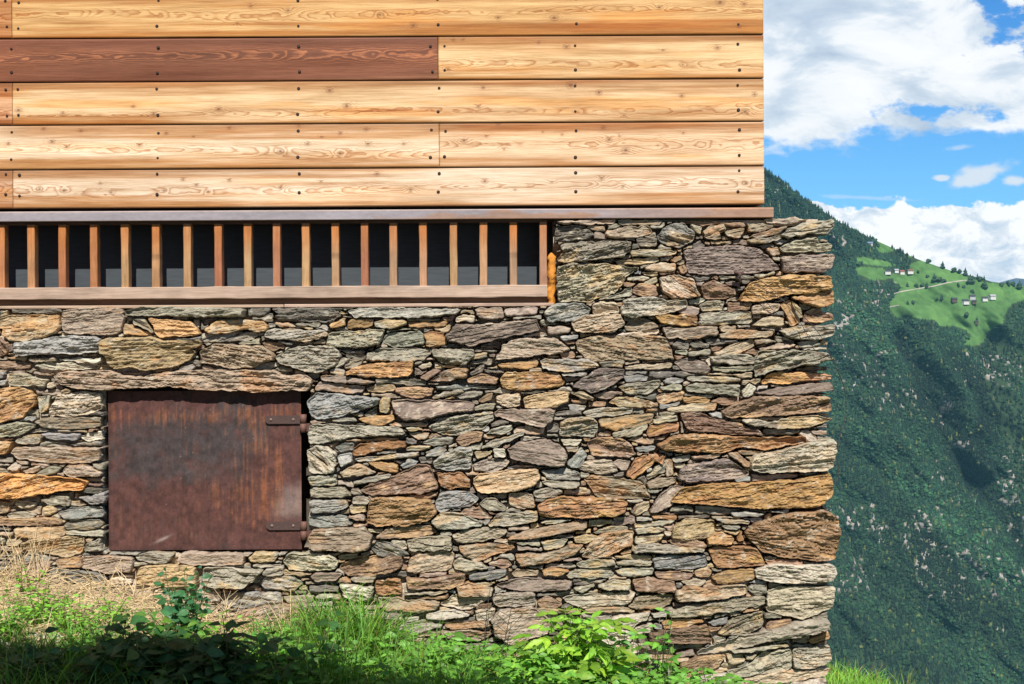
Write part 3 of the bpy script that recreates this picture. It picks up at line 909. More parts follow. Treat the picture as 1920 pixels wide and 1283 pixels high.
def stone(mb, pts, cls, res=0.0043, prot=0.035, to3=None, srng=None):
    """one stone: pts = outline in metres (facade x, z), grown to a rough cleaved face"""
    p = np.asarray(pts, float)
    a2 = np.sum(p[:, 0] * np.roll(p[:, 1], -1) - np.roll(p[:, 0], -1) * p[:, 1])
    if a2 < 0: p = p[::-1]
    n = np.roll(p, -1, 0)
    p = np.stack([p * 0.91 + n * 0.09, p * 0.09 + n * 0.91], 1).reshape(-1, 2)     # knock the corners off
    p = resample(p, res * 1.1)
    seed = srng.random() * 500
    grow = srng.uniform(-0.001, 0.0038) if res < 0.005 else -0.001
    tn = np.roll(p, -1, 0) - np.roll(p, 1, 0)
    tn /= np.linalg.norm(tn, axis=1, keepdims=True) + 1e-9
    nm = np.stack([tn[:, 1], -tn[:, 0]], 1)
    wob = fb2(p[:, 0] * 28, p[:, 1] * 45, seed, 4, 0.6) * 0.0060 + grow
    p = p + nm * wob[:, None]
    c = p.mean(0); d = p - c
    cov = d.T @ d / len(d); ev, evec = np.linalg.eigh(cov)
    ax = evec[:, 1]
    if ax[0] < 0: ax = -ax
    pa = d @ ax; pb = d @ np.array((-ax[1], ax[0]))
    ha, hb = (pa.max() - pa.min()) / 2, (pb.max() - pb.min()) / 2
    seg = max(0.0, ha - hb * 0.85)
    ca = (pa.max() + pa.min()) / 2
    target = c + np.outer(np.clip(pa, ca - seg, ca + seg), ax)
    rad = np.linalg.norm(p - target, axis=1)
    nr = int(np.clip(hb / res, 3, 16))
    ts = np.r_[0.0, min(0.25, 0.0028 / hb), np.linspace(0, 1, nr + 1)[1:]]
    rings = p[None] * (1 - ts[:, None, None]) + target[None] * ts[:, None, None]
    dist = ts[:, None] * rad[None]
    wch = min(0.006, hb * 0.4) * srng.uniform(0.5, 1.2)
    e = np.clip(dist / wch, 0, 1)
    prof = 0.74 + 0.26 * np.sqrt(np.clip(1 - (1 - e) ** 2, 0, 1))
    R = rings.reshape(-1, 2); dl = R - c
    la, lb = dl @ ax, dl @ np.array((-ax[1], ax[0]))
    size = min(1.0, hb / 0.05)
    # bedding runs along the stone's long side, with a small dip of its own
    dip = srng.normal(0, 0.10)
    ub, vb = la * math.cos(dip) + lb * math.sin(dip), -la * math.sin(dip) + lb * math.cos(dip)
    low = fb2(ub * 9 + seed, vb * 22, seed, 3, 0.5)
    mid = fb2(ub * 26, vb * 75 + seed, seed + 3, 4, 0.6)
    lay = (vb + 0.006 * low + 0.004 * fb2(ub * 14, vb * 30, seed + 9, 3)) / srng.uniform(0.013, 0.032)
    saw = lay - np.floor(lay)
    steps = np.where(saw < 0.80, saw / 0.80, (1 - saw) / 0.20) - 0.5
    rough = {'p': .6, 'k': .6, 'o': .8, 'y': .7, 'w': 1.0, 'G': 1.25, 'b': 1.0, 'd': 1.2}.get(cls, 1.0)
    smask = sstep(fb2(ub * 8, vb * 14, seed + 20, 2), -0.35, 0.5)
    tilt = srng.normal(0.02, 0.20) * lb + srng.normal(0, 0.08) * la
    chips = np.floor(fb2(ub * 11, vb * 22, seed + 31, 4, 0.55) * 3.0) / 3.0
    h = prot * prof.ravel() + (tilt * 1.0 + size * rough * (0.011 * low + 0.0062 * mid + 0.0078 * steps * smask + 0.012 * chips)) * np.clip(dist.ravel() / 0.006, 0.15, 1)
    crk = np.exp(-((saw - 0.90) / 0.085) ** 2) * sstep(fb2(ub * 5, vb * 10 + np.floor(lay) * 3.7, seed + 24, 2), -0.2, 0.35)
    h = h - size * rough * 0.013 * crk * np.clip(dist.ravel() / 0.006, 0.2, 1)
    h = np.maximum(h, 0.001)
    # colour: two minerals in patches along the bedding, dark seams, lichen flecks
    c1 = np.array(CLS[cls]) * 0.99 * np.clip(srng.normal(1.0, 0.15), .65, 1.35) * np.array([1 + srng.normal(0, .025), 1, 1 + srng.normal(0, .04)])
    c2 = np.array(SEC[cls]); c3 = np.array(TER)
    mix = sstep(fb2(ub * 10 + 40, vb * 30, seed + 50, 4, 0.6) + srng.uniform(-0.45, 0.25), -0.05, 0.55)[:, None]
    val = 1 + 0.24 * fb2(ub * 22, vb * 95, seed + 60, 4, 0.65) + 0.07 * low
    drk = sstep(fb2(ub * 30, vb * 70, seed + 70, 4, 0.6), 0.32, 0.78)[:, None] * 0.7
    pal = sstep(fb2(ub * 35, vb * 50, seed + 80, 3, 0.6), 0.45, 0.8)[:, None] * 0.4
    seam = (crk * 0.35)[:, None]
    col = c1 * (1 - mix * 0.75) + c2 * mix * 0.75
    col = col * val[:, None]
    col = col * (1 - pal) + np.array((.60, .55, .44)) * pal
    col = col * (1 - drk) + c3 * drk
    col = np.clip(col * (1 - seam), 0.01, 0.85)
    N = len(p); K = len(ts)
    V = np.stack([R[:, 0], -h, R[:, 1]], 1)
    back = np.stack([p[:, 0] * 1.0, np.full(N, 0.075), p[:, 1]], 1)
    V = np.vstack([back, V]); col = np.vstack([col[:N] * 0.9, col])
    if to3 is not None: V = to3(V)
    j = np.arange(N); jn = np.roll(j, -1)
    F = []
    for k in range(K):
        F.append(np.stack([k * N + j, k * N + jn, (k + 1) * N + jn, (k + 1) * N + j], 1))
    F = np.concatenate(F)
    mb.add(V, [tuple(r) for r in F.tolist()], col, 0, False)

# occupancy raster of the facade, in steps of 2 px
RX0, RY0, RS = -80, 396, 2
RW, RH = (1600 - RX0) // RS, (1340 - RY0) // RS
gx, gy = np.meshgrid(RX0 + (np.arange(RW) + .5) * RS, RY0 + (np.arange(RH) + .5) * RS)
occ = np.zeros((RH, RW), bool)
allowed = (gx < 1552) & ~((gx < 1042) & (gy < 578 - gx * .0056)) & (gy > 413) & ~((gx > 196) & (gx < 580) & (gy > 722) & (gy < 1036))

srng = np.random.default_rng(11)
wall = MB(); lintel = MB()
polys = []
off = (0, 0, 1)
for ln in STONES.strip().splitlines():
    w = ln.split()
    if w[0] == '@T':
        off = tuple(float(q) for q in w[1:]); continue
    pts = np.array([[float(q) for q in s.split(',')] for s in w[1:]]) / off[2] + np.array(off[:2])
    polys.append((w[0], pts))
def parea(p): return abs(np.sum(p[:, 0] * np.roll(p[:, 1], -1) - np.roll(p[:, 0], -1) * p[:, 1])) / 2
polys.sort(key=lambda q: -parea(q[1]))
def place(cls, px, prot, res, mb):
    k = np.array([P(a, b, -prot * 0.8) for a, b in px])
    stone(mb, k[:, [0, 2]], cls, res, prot, None, srng)
kept = 0
for cls, pts in polys:
    x0, y0 = pts.min(0); x1, y1 = pts.max(0)
    i0, i1 = max(0, int((x0 - RX0) / RS)), min(RW, int((x1 - RX0) / RS) + 1)
    j0, j1 = max(0, int((y0 - RY0) / RS)), min(RH, int((y1 - RY0) / RS) + 1)
    if i1 <= i0 or j1 <= j0: continue
    ins = pip(pts, gx[j0:j1, i0:i1], gy[j0:j1, i0:i1])
    cov = (ins & occ[j0:j1, i0:i1]).sum() / max(1, ins.sum())
    if cov > 0.42: continue
    occ[j0:j1, i0:i1] |= ins
    A = parea(pts)
    prot = float(np.clip(0.032 + 0.000004 * A, 0.032, 0.06) * srng.uniform(0.5, 1.35))
    if cls == 'd': prot *= 0.75
    if cls == 'L': prot = 0.058
    if cls in 'OQ': prot = 0.058
    place(cls, pts, prot, 0.0043, lintel if cls == 'L' else wall)
    kept += 1

# fill what is left with slivers and pinning stones, as a mason would
free = allowed & ~occ
def dil(a):
    b = a.copy(); b[1:] |= a[:-1]; b[:-1] |= a[1:]; b[:, 1:] |= a[:, :-1]; b[:, :-1] |= a[:, 1:]
    return b
free = allowed & ~dil(occ)
nfill = 0
for maxh, minrun, tries in ((9, 12, 2600), (7, 8, 2600), (5, 6, 2600), (4, 4, 2600)):
    for _ in range(tries):
        ys, xs = np.nonzero(free) if _ % 60 == 0 else (ys, xs)
        if len(ys) < 12: break
        k = srng.integers(len(ys)); y, x = ys[k], xs[k]
        if not free[y, x]: continue
        L = int(srng.uniform(minrun, minrun * 4.2)); hmax = int(srng.uniform(maxh * .5, maxh))
        cols = []
        for sgn in (-1, 1):
            yc = y
            for st in range(0 if sgn < 0 else 1, L):
                xx = x + sgn * st
                if xx < 0 or xx >= RW or not free[yc, xx]: break
                t = yc
                while t > 0 and free[t - 1, xx] and y - t < hmax // 2: t -= 1
                b = yc
                while b < RH - 1 and free[b + 1, xx] and b - y < hmax // 2: b += 1
                if b - t < 1: break
                cols.append((xx, t, b)); yc = int(np.clip(yc, t, b))
        if len(cols) < minrun: continue
        cols.sort()
        st = max(1, len(cols) // 5)
        smp = cols[::st] if cols[-1] in cols[::st] else cols[::st] + [cols[-1]]
        ar = sum(c[2] - c[1] + 1 for c in cols)
        if ar < 10: continue
        top = [(c[0] + .5, c[1] + srng.uniform(0, .6)) for c in smp]; bot = [(c[0] + .5, c[2] + 1 - srng.uniform(0, .6)) for c in smp]
        if len(smp) > 3:
            top = top[:1] + [(a, b + 0.0) for a, b in top[1:-1]] + top[-1:]
        pg = np.array(top + bot[::-1]) * RS + np.array((RX0, RY0))
        for xx, t, b in cols:
            free[max(0, t - 1):b + 2, max(0, xx - 1):xx + 2] = False
        if (pg[:, 1].max() - pg[:, 1].min()) < 4.0: continue
        cl = srng.choice(list('GGgbtrdddgrkGtp'))
        place(cl, pg, float(srng.uniform(0.010, 0.034)), 0.0055, wall)
        nfill += 1
print("stones", kept, "fill", nfill)

# coursed stone beyond the left edge of the photograph and on the return wall round the corner
def courses(x0, x1, z0, z1, mapf, res=0.014):
    z = z0
    while z < z1:
        hgt = srng.uniform(0.05, 0.13)
        x = x0 - srng.uniform(0, .2)
        while x < x1:
            L = srng.uniform(0.12, 0.42)
            a, b = max(x, x0), min(x + L, x1)
            if b - a > 0.05:
                zt = min(z + hgt, z1); g = 0.006
                q = [(a + g, z + g + srng.uniform(0, .015)), ((a + b) / 2, z + g), (b - g, z + g + srng.uniform(0, .02)),
                     (b - g - srng.uniform(0, .02), zt - g - srng.uniform(0, .02)), ((a + b) / 2, zt - g), (a + g + srng.uniform(0, .02), zt - g - srng.uniform(0, .015))]
                stone(wall, q, srng.choice(list('GgbttoyrpwwkR')), res, float(srng.uniform(.025, .045)), mapf, srng)
            x += L
        z += hgt
XL = P(-60, 900)[0]; XFAR = XL - 1.6
ZS = P(0, 577)[2]
courses(XFAR, XL - 0.02, -0.5, ZS - .005, None)
XR = P(1556, 800)[0]
ZT = P(1300, 412)[2]
def side_map(V):
    return np.stack([XR - 0.05 - V[:, 1], V[:, 0], V[:, 2]], 1)
courses(0.10, 3.4, -2.4, ZT, side_map, 0.02)
wall_obj_pending = wall

# mortar bed behind the stones: a lumpy sheet, deep behind the openings
mo = MB()
stp = 0.008
mx = np.arange(XL - 0.1, XR - 0.035, stp); mz = np.arange(-0.55, ZT + 0.002, stp)
X, Z = np.meshgrid(mx, mz)
PX, PY = topx(X, 0.0, Z)
n1 = fb2(X * 5, Z * 8, 1.0, 3); n2 = fb2(X * 22, Z * 40, 5.0, 4, 0.6)
leftw = sstep(PX, 900, 250) * 0.65 + sstep(PY, 1000, 1200) * 0.55
dep = 0.042 - 0.048 * leftw - 0.022 * n1 - 0.007 * n2
dep = dep + 0.05 * sstep(fb2(X * 9, Z * 14, 12.0, 3), -0.15, 0.35) * (1 - 0.8 * np.clip(leftw, 0, 1))
dep = np.clip(dep, -0.020, 0.065)
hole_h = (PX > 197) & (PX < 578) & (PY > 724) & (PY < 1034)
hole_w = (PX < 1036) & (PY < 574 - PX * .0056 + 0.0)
dep = np.where(hole_h, 0.30, dep); dep = np.where(hole_w, 0.45, dep)
mc = np.array((.47, .385, .295)) * (1 + 0.10 * n1 + 0.12 * n2)[..., None]
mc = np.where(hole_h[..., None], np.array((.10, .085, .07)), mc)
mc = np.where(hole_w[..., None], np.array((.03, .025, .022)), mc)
mo.grid(np.stack([X, dep, Z], -1), np.clip(mc, .01, .8), 0, False)
mo.box((XFAR, 0.02, -0.6), (XL - 0.1, 0.45, ZS - 0.01), (.5, .41, .31))
mo.box((XR - 0.30, 0.08, -2.5), (XR - 0.055, 3.4, ZT - .01), (.5, .41, .31))
mo.box((XR - 0.5, 0.0, ZT - .03), (XR - 0.05, 0.42, ZT - .005), (.5, .41, .31))
mo.build("mortar_bed", M_mortar, barn)
wo = wall.build("stone_wall", M_stone, barn)
lo_ = lintel.build("stone_lintel", M_stone, barn)
lo_['label'] = "long flat rusty grey lintel stone over the hatch"

# ------------------------------------------------------------------ larch boards
CLY = -0.030
ZR = [P(0, q, CLY)[2] for q in (-9, 72.1, 74.2, 154.1, 156.2, 234.6, 236.7, 318.1, 320.2, 391)]
XE = P(1432.5, 200, CLY)[0]
XB0 = XL - 1.6
def jx(q): return P(q, 200, CLY)[0]
def board_field(X, Z, zc, half, sd_, knots):
    vb = Z - zc
    c = half * (-0.22 + 0.30 * math.sin(sd_ * 2.3)) + 0.24 * half * fb2(X * 0.6, X * 0 + sd_, 3.3, 2) + 0.006 * fb2(X * 2.2, vb * 3, sd_ + 8, 3)
    vh = vb - c
    ph = X * (.27 + .05 * math.sin(sd_)) + sd_ * .37 + .10 * fb2(X * .8, X * 0, sd_ + 3, 2)
    tri = np.abs((ph - np.floor(ph)) * 2 - 1)
    d = 0.012 + 0.050 * tri + 0.008 * fb2(X * 1.6, X * 0, sd_ + 4, 2) + 0.0050 * fb2(X * 3.4, vb * 6, sd_ + 5, 3) + 0.0030 * fb2(X * 9, vb * 16, sd_ + 6, 2) + 0.0016 * fb2(X * 24, vb * 40, sd_ + 7, 2)
    kn = np.zeros_like(X)
    r2 = np.sqrt(vh ** 2 + np.maximum(d, 0.004) ** 2)
    for (kx, kv, kr) in knots:
        dx = (X - kx) / (kr * 3.2); dv = (vb - kv) / (kr * 1.5)
        q = dx ** 2 + dv ** 2
        r2 = r2 + 0.012 * np.exp(-q) * (kr / 0.012)
        qq = ((X - kx) / kr) ** 2 * 0.8 + ((vb - kv) / kr) ** 2 * 1.3
        kn = np.maximum(kn, 0.95 * np.exp(-qq * 2.4) + 0.28 * np.exp(-((np.sqrt(qq) - 1.2) / .25) ** 2))
    vis = 0.22 + 1.0 * np.exp(-(vh / (0.024 + .013 * fb2(X * 1.7, X * 0, sd_ + 60, 2))) ** 2)
    for (kx, kv, kr) in knots:
        vis = vis + .8 * np.exp(-((X - kx) / (kr * 4)) ** 2 - ((vb - kv) / (kr * 1.8)) ** 2)
    return r2 / 0.0048, np.clip(kn, 0, 0.92), np.clip(vis, 0, 1)

BASES = {0: (.63, .38, .15), 1: (.64, .42, .20), 2: (.65, .44, .23), 3: (.71, .53, .34), 4: (.68, .51, .34)}
def board(mb, ex, x0, x1, z0, z1, base, sd_, res=0.0045, knots=(), dark=False, yb=CLY, edge_dark=0.8):
    nx = max(2, int((x1 - x0) / res)); nz = max(4, int((z1 - z0) / res))
    b = 0.0035
    xs = np.r_[x0, np.linspace(x0 + b, x1 - b, nx), x1]; zs = np.r_[z0, np.linspace(z0 + b, z1 - b, nz), z1]
    X, Z = np.meshgrid(xs, zs)
    zc, half = (z0 + z1) / 2, (z1 - z0) / 2
    t = (Z - zc) / half
    Y = yb - 0.0012 * (1 - t ** 2) + 0.0012 * fb2(X * 1.2, Z * 3, sd_, 2)
    brd = (X <= x0 + 1e-6) | (X >= x1 - 1e-6) | (Z <= z0 + 1e-6) | (Z >= z1 - 1e-6)
    Y = np.where(brd, Y + b, Y)
    ring, kn, vis = board_field(X, Z, zc, half, sd_, knots)
    br = np.array(base)
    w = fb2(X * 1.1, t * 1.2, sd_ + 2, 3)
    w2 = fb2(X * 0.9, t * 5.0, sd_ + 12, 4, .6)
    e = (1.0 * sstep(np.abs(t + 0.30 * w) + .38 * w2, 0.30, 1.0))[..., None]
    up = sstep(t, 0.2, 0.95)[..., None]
    if dark:
        col = br * (1 + 0.22 * w[..., None] + .22 * w2[..., None]) * (1 - 0.15 * e)
        gold = sstep(t + .4 * w2, -.75, -1.05)[..., None]; col = col * (1 - .5 * gold) + np.array((.36, .17, .09)) * .5 * gold
    else:
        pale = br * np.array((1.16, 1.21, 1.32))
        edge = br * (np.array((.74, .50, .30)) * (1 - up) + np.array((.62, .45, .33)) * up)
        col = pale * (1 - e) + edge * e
        am = sstep(fb2(X * 1.6, t * 2.0, sd_ + 30, 3), 0.05, 0.8)[..., None]
        AM = 0.7 if base[2] < .31 else 0.4
        col = col * (1 - AM * am) + col * np.array((.97, .70, .38)) * AM * am
        col = col * (1 + 0.06 * w[..., None])
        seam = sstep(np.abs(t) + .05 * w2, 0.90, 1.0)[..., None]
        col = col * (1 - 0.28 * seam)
    n0 = mb.n
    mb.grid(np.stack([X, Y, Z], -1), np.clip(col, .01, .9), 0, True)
    ex['ring'].append(ring.ravel()); ex['knot'].append(kn.ravel()); ex['mode'].append(np.full(ring.size, 1.0 if dark else 0.0)); ex['vis'].append(vis.ravel())
    # edges of the board
    T = 0.022
    q = [(x0, yb + b, z0), (x1, yb + b, z0), (x1, yb + b, z1), (x0, yb + b, z1), (x0, yb + T, z0), (x1, yb + T, z0), (x1, yb + T, z1), (x0, yb + T, z1)]
    mb.add(q, [(0,4,5,1),(1,5,6,2),(2,6,7,3),(3,7,4,0),(4,7,6,5)], np.array(base) * .6)
    for k in ('ring', 'knot', 'mode', 'vis'): ex[k].append(np.zeros(8))
def nail(mb, ex, x, z, yb=CLY):
    n = 8; r = 0.0068 * random.uniform(.85, 1.2)
    vs = [(x + r * math.cos(2 * math.pi * k / n), yb - 0.0034, z + r * math.sin(2 * math.pi * k / n)) for k in range(n)]
    vs += [(x + .6 * r * math.cos(2 * math.pi * k / n), yb - 0.0062, z + .6 * r * math.sin(2 * math.pi * k / n)) for k in range(n)]
    fs = [(k, (k + 1) % n, n + (k + 1) % n, n + k) for k in range(n)] + [tuple(range(n, 2 * n))]
    mb.add(vs, fs, (.035, .02, .016), 1)
    for k in ('ring', 'knot', 'mode', 'vis'): ex[k].append(np.zeros(2 * n))

cl = MB(); cle = {'ring': [], 'knot': [], 'mode': [], 'vis': []}
rb = MB(); rbe = {'ring': [], 'knot': [], 'mode': [], 'vis': []}
KN = {0: [(540, 20, 1.0), (712, 28, 1.0), (775, 48, 1.2), (934, 34, 1.0), (1039, 34, 1.3), (1236, 14, 1.0), (1350, 5, 1.5), (1395, 8, 1.0), (1385, 50, .8), (445, 45, .6), (470, 12, .8)],
      11: [(850, 75, .8), (868, 74, .6), (1062, 88, 1.0), (1345, 90, 1.0), (1243, 94, .6), (1280, 122, .6), (840, 130, .9), (1010, 80, .6)],
      2: [(35, 207, 1.2), (118, 212, .8), (250, 200, .8), (288, 214, 1.0), (410, 205, 1.1), (618, 170, 1.2), (650, 199, 1.3), (897, 200, .8), (1070, 160, 1.6), (1123, 174, 1.1), (1278, 180, 1.0), (1397, 210, 1.3), (906, 165, .8), (1415, 177, .9), (1170, 218, .6)],
      3: [(16, 270, .9), (98, 266, 1.0), (125, 276, .9), (82, 242, .8), (152, 246, .8), (262, 272, 1.0), (312, 250, .8), (363, 257, .5), (526, 284, 1.2), (577, 270, .9), (603, 257, .6), (638, 288, 1.0), (690, 270, .9), (757, 270, .7), (687, 243, .8), (638, 250, .8), (430, 240, .8), (560, 235, .9)],
      13: [(870, 264, 1.0), (912, 256, .6), (1131, 240, .9), (1142, 262, 1.1), (1173, 282, 1.3), (1161, 255, .6), (1018, 248, .5), (1054, 253, .6), (945, 279, .6), (934, 233, .7), (1281, 250, .5)],
      4: [(74, 355, .9), (120, 358, .9), (188, 344, .7), (208, 361, .8), (308, 358, .8), (343, 337, .7), (368, 347, .8), (390, 360, .7), (430, 338, .8), (526, 352, .8), (602, 340, .6), (770, 356, .9), (707, 326, .9), (909, 340, 1.1), (1128, 335, .9), (1168, 350, .7), (1398, 344, .9), (966, 356, .6), (1035, 341, .6)]}
def kl(key, zc):
    out = []
    for (a, b, s) in KN.get(key, ()):
        p = P(a, b, CLY); out.append((p[0], p[2] - zc, 0.0105 * s))
    return out
G_ = 0.0018
def row(k, segs):
    z1, z0 = ZR[2 * k], ZR[2 * k + 1]
    for (a, b, key, base, sd_, drk) in segs:
        zc = (z0 + z1) / 2
        board(rb if drk else cl, rbe if drk else cle, a + G_ / 2, b - G_ / 2, z0, z1, base, sd_, 0.0045 if b > XL else 0.03, kl(key, zc), drk, CLY + random.uniform(-.0015, .0015))
RED = (.20, .070, .036)
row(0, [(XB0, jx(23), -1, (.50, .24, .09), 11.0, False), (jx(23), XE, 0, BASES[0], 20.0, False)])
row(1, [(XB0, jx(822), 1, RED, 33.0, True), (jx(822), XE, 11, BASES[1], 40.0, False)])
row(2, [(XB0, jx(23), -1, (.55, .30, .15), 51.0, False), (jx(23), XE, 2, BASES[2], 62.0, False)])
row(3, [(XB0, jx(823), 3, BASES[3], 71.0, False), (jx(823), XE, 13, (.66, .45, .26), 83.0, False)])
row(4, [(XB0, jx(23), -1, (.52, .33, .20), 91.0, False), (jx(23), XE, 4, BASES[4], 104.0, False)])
# nails in pairs on every batten
for k, ys in enumerate(((4, 52), (91, 138), (169, 216), (250, 300), (329, 366))):
    for qx in (35, 296, 560, 822, 1080, 1385):
        if k in (1, 3) and qx == 822: xs_ = (809, 834)
        elif qx == 35: xs_ = (12, 35) if k in (0, 2, 4) else (22,)
        else: xs_ = (qx,)
        for xx in xs_:
            for yy in ys:
                p = P(xx + random.uniform(-2, 2), yy - (xx * .0056) + random.uniform(-2, 2), CLY)
                drk = k == 1 and xx < 820
                nail(rb if drk else cl, rbe if drk else cle, p[0], p[2])
# boards above the frame and on the gable return (coarse: outside the picture)
z = ZR[0] + 0.007
k = 0
TOPZ = ZR[0] + 1.75
while z < TOPZ:
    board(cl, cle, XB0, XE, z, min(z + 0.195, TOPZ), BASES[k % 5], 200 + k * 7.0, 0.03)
    z += 0.2025; k += 1
sidec = MB()
z = ZR[9]
while z < TOPZ:
    sidec.bevbox((XE - 0.025, CLY + 0.024, z), (XE - 0.003, 3.4, min(z + 0.195, TOPZ)), 0.003, np.array(BASES[int(z * 5) % 5]))
    z += 0.2025
ce_ = {k: np.concatenate(v) for k, v in cle.items()}
re_ = {k: np.concatenate(v) for k, v in rbe.items()}
cl.build("board_cladding", [M_board, M_rust], barn, ce_)
o = rb.build("cladding_board", [M_board, M_rust], barn, re_); o['label'] = "reddish brown stained board among the golden ones"
sidec.build("gable_boards", M_rail, barn)
core = MB()
core.box((XB0, 0.012, ZR[9] - 0.004), (XE - 0.03, 3.38, TOPZ), (.05, .035, .025))
core.build("wall_core", M_plain, barn)
roof = MB()
for sg in (0, 1):
    ya, yb_ = (-0.45, 1.7) if sg == 0 else (1.7, 3.85)
    za, zb = (TOPZ - 0.02, TOPZ + 1.2) if sg == 0 else (TOPZ + 1.2, TOPZ - 0.02)
    roof.add([(XB0, ya, za), (XE + .4, ya, za), (XE + .4, yb_, zb), (XB0, yb_, zb), (XB0, ya, za + .08), (XE + .4, ya, za + .08), (XE + .4, yb_, zb + .08), (XB0, yb_, zb + .08)],
             [(0,3,2,1),(4,5,6,7),(0,1,5,4),(1,2,6,5),(2,3,7,6),(3,0,4,7)], (.13, .125, .12))
roof.build("roof", M_plain, barn)

# ------------------------------------------------------------------ steel beam under the boards
BY = -0.040
za, zb = P(0, 397.2, BY)[2], P(0, 416.0, BY)[2]
XS = P(1450.5, 400, BY)[0]
st = MB()
nx = 460
xs = np.linspace(XB0, XS, nx); zs = np.r_[zb, zb + .002, np.linspace(zb + .004, za - .004, 8), za - .002, za]
X, Z = np.meshgrid(xs, zs)
Y = np.full(X.shape, BY); Y[0] += .003; Y[-1] += .003; Y[1] += .0006; Y[-2] += .0006
pxs = topx(X, BY, Z)[0]
rst = np.clip(sstep(pxs, 950, 1400) * .75 + 0.9 * sstep(fb2(X * 3.5, Z * 25, 2.0, 4, .6), 0.15, 0.7) * sstep(pxs, 500, 900), 0, 1)[..., None]
c = np.array((.30, .27, .29)) * (1 - rst) + np.array((.34, .20, .135)) * rst
c = c * (1 + .14 * fb2(X * 5, Z * 60, 6.0, 4)[..., None])
edge = ((Z > za - .006) | (Z < zb + .0035))[..., None]
c = np.where(edge, c * np.array((1.25, 1.1, .95)), c)
st.grid(np.stack([X, Y, Z], -1), np.clip(c, .01, .7), 0, False)
D = 0.42
st.add([(XB0, BY + .003, za), (XS, BY + .003, za), (XS, BY + D, za), (XB0, BY + D, za), (XB0, BY + .003, zb), (XS, BY + .003, zb), (XS, BY + D, zb), (XB0, BY + D, zb)],
       [(0,1,2,3),(4,7,6,5),(1,5,6,2),(2,6,7,3),(3,7,4,0)], (.16, .075, .045))
st.build("steel_beam", M_paint, barn)

# ------------------------------------------------------------------ slatted window
FY = -0.012
win = MB()
zr0, zr1 = P(0, 540, FY - .01)[2], P(0, 562.5, FY - .01)[2]
XW1 = P(1026, 500, FY)[0]
railc = np.array((.46, .34, .265))
def rough_bar(mb, lo, hi, col, axis, seed, res=0.02, amp=0.0012, b=0.003):
    """squared timber with a slightly wavy face"""
    lo = np.array(lo, float); hi = np.array(hi, float)
    n = max(2, int((hi[axis] - lo[axis]) / res))
    s = np.linspace(lo[axis], hi[axis], n)
    oa, ob = [i for i in range(3) if i != axis]
    a0, a1, b0, b1 = lo[oa], hi[oa], lo[ob], hi[ob]
    sec = [(a0 + b, b0), (a1 - b, b0), (a1, b0 + b), (a1, b1 - b), (a1 - b, b1), (a0 + b, b1), (a0, b1 - b), (a0, b0 + b)]
    V = np.zeros((n, 9, 3)); C = np.zeros((n, 9, 3))
    for k in range(9):
        p = sec[k % 8]
        V[:, k, axis] = s
        V[:, k, oa] = p[0] + amp * fb2(s * 9, s * 0 + (k % 8) * .3, seed, 3)
        V[:, k, ob] = p[1] + amp * fb2(s * 9, s * 0 + (k % 8) * .3, seed + 5, 3)
    cw = 1 + .10 * fb2(s * 6, s * 0, seed + 9, 4)
    C[:] = np.asarray(col)[None, None] if np.ndim(col) == 1 else np.asarray(col)[:, None]
    C *= cw[:, None, None]
    mb.grid(V, np.clip(C, .01, .9), 0, False)
    mb.add(V[0, :8], [tuple(range(8))], C[0, 0]); mb.add(V[-1, :8], [tuple(range(8))], C[-1, 0])
rough_bar(win, (XB0 + .3, FY - .012, zr1), (XW1, FY + .06, zr0), railc, 0, 3.0, 0.012, .0016)
# recessed strip and flush sill below the rail
zs0, zs1 = zr1 + .001, P(0, 574.5, 0.02)[2]
win.box((XB0 + .3, 0.018, zs1 - .004), (XW1 + .004, 0.07, zs0), (.22, .135, .085))
zq = P(0, 580, -.02)[2]
win.bevbox((XB0 + .3, -0.020, zq), (P(533, 575)[0], 0.06, zs1), .003, (.42, .31, .23))
win.bevbox((P(534, 575)[0], -0.021, zq), (XW1 + .03, 0.06, zs1 + .001), .003, (.46, .335, .26))
# head rail behind the beam
win.box((XB0 + .3, FY + .004, zb - .012), (XW1, FY + .06, zb - .001), (.14, .075, .045))
w_o = win.build("slatted_window", M_rail, barn)
xs_ = [2, 58, 116.5, 175.5, 234, 292, 351, 409, 464.5, 518.5, 573, 628.5, 683.5, 737.5, 793, 850.5, 906.5, 962.5, 1018.5]
TSC = .88
tints = [(.50,.22,.10),(.46,.24,.12),(.42,.17,.08),(.48,.21,.09),(.50,.30,.15),(.50,.28,.14),(.52,.31,.16),(.42,.17,.09),(.52,.34,.18),(.44,.20,.11),
         (.53,.33,.17),(.52,.32,.18),(.44,.18,.10),(.50,.31,.19),(.48,.27,.16),(.50,.31,.16),(.50,.30,.17),(.46,.29,.18),(.46,.26,.17)]
for k in range(6):
    xs_.insert(0, xs_[0] - 58.5); tints.insert(0, tints[k + 2])
for i, (q, tn) in enumerate(zip(xs_, tints)):
    bm_ = MB()
    xc = P(q, 480, FY)[0]; hw = 0.0170
    zt_ = zb - .0125
    s = np.linspace(zr0, zt_, max(2, int((zt_ - zr0) / .012)))
    tt = ((s - zr0) / (zt_ - zr0))[:, None]
    hot = sstep(tt, 0.35, 0.95)
    tn = tuple(np.array(tn) * TSC * (.85 + .3 * random.random()))
    colr = np.array(tn) * (1 - hot) + np.array((.50, .19, .055)) * hot * (0.6 + .4 * (i % 3) / 2) + np.array(tn) * hot * (.4 - .4 * (i % 3) / 2)
    colr = colr * (1 - .55 * np.exp(-((tt - .48) / .03) ** 2) * (1 if i % 6 == 5 else 0))
    rough_bar(bm_, (xc - hw, FY - random.uniform(0, .003), zr0 - .0005), (xc + hw, FY + .052, zt_), colr, 2, 50 + i * 3.1, .012, .0012, .0025)
    bm_.build("window_bar", M_bar, w_o)
pn = MB()
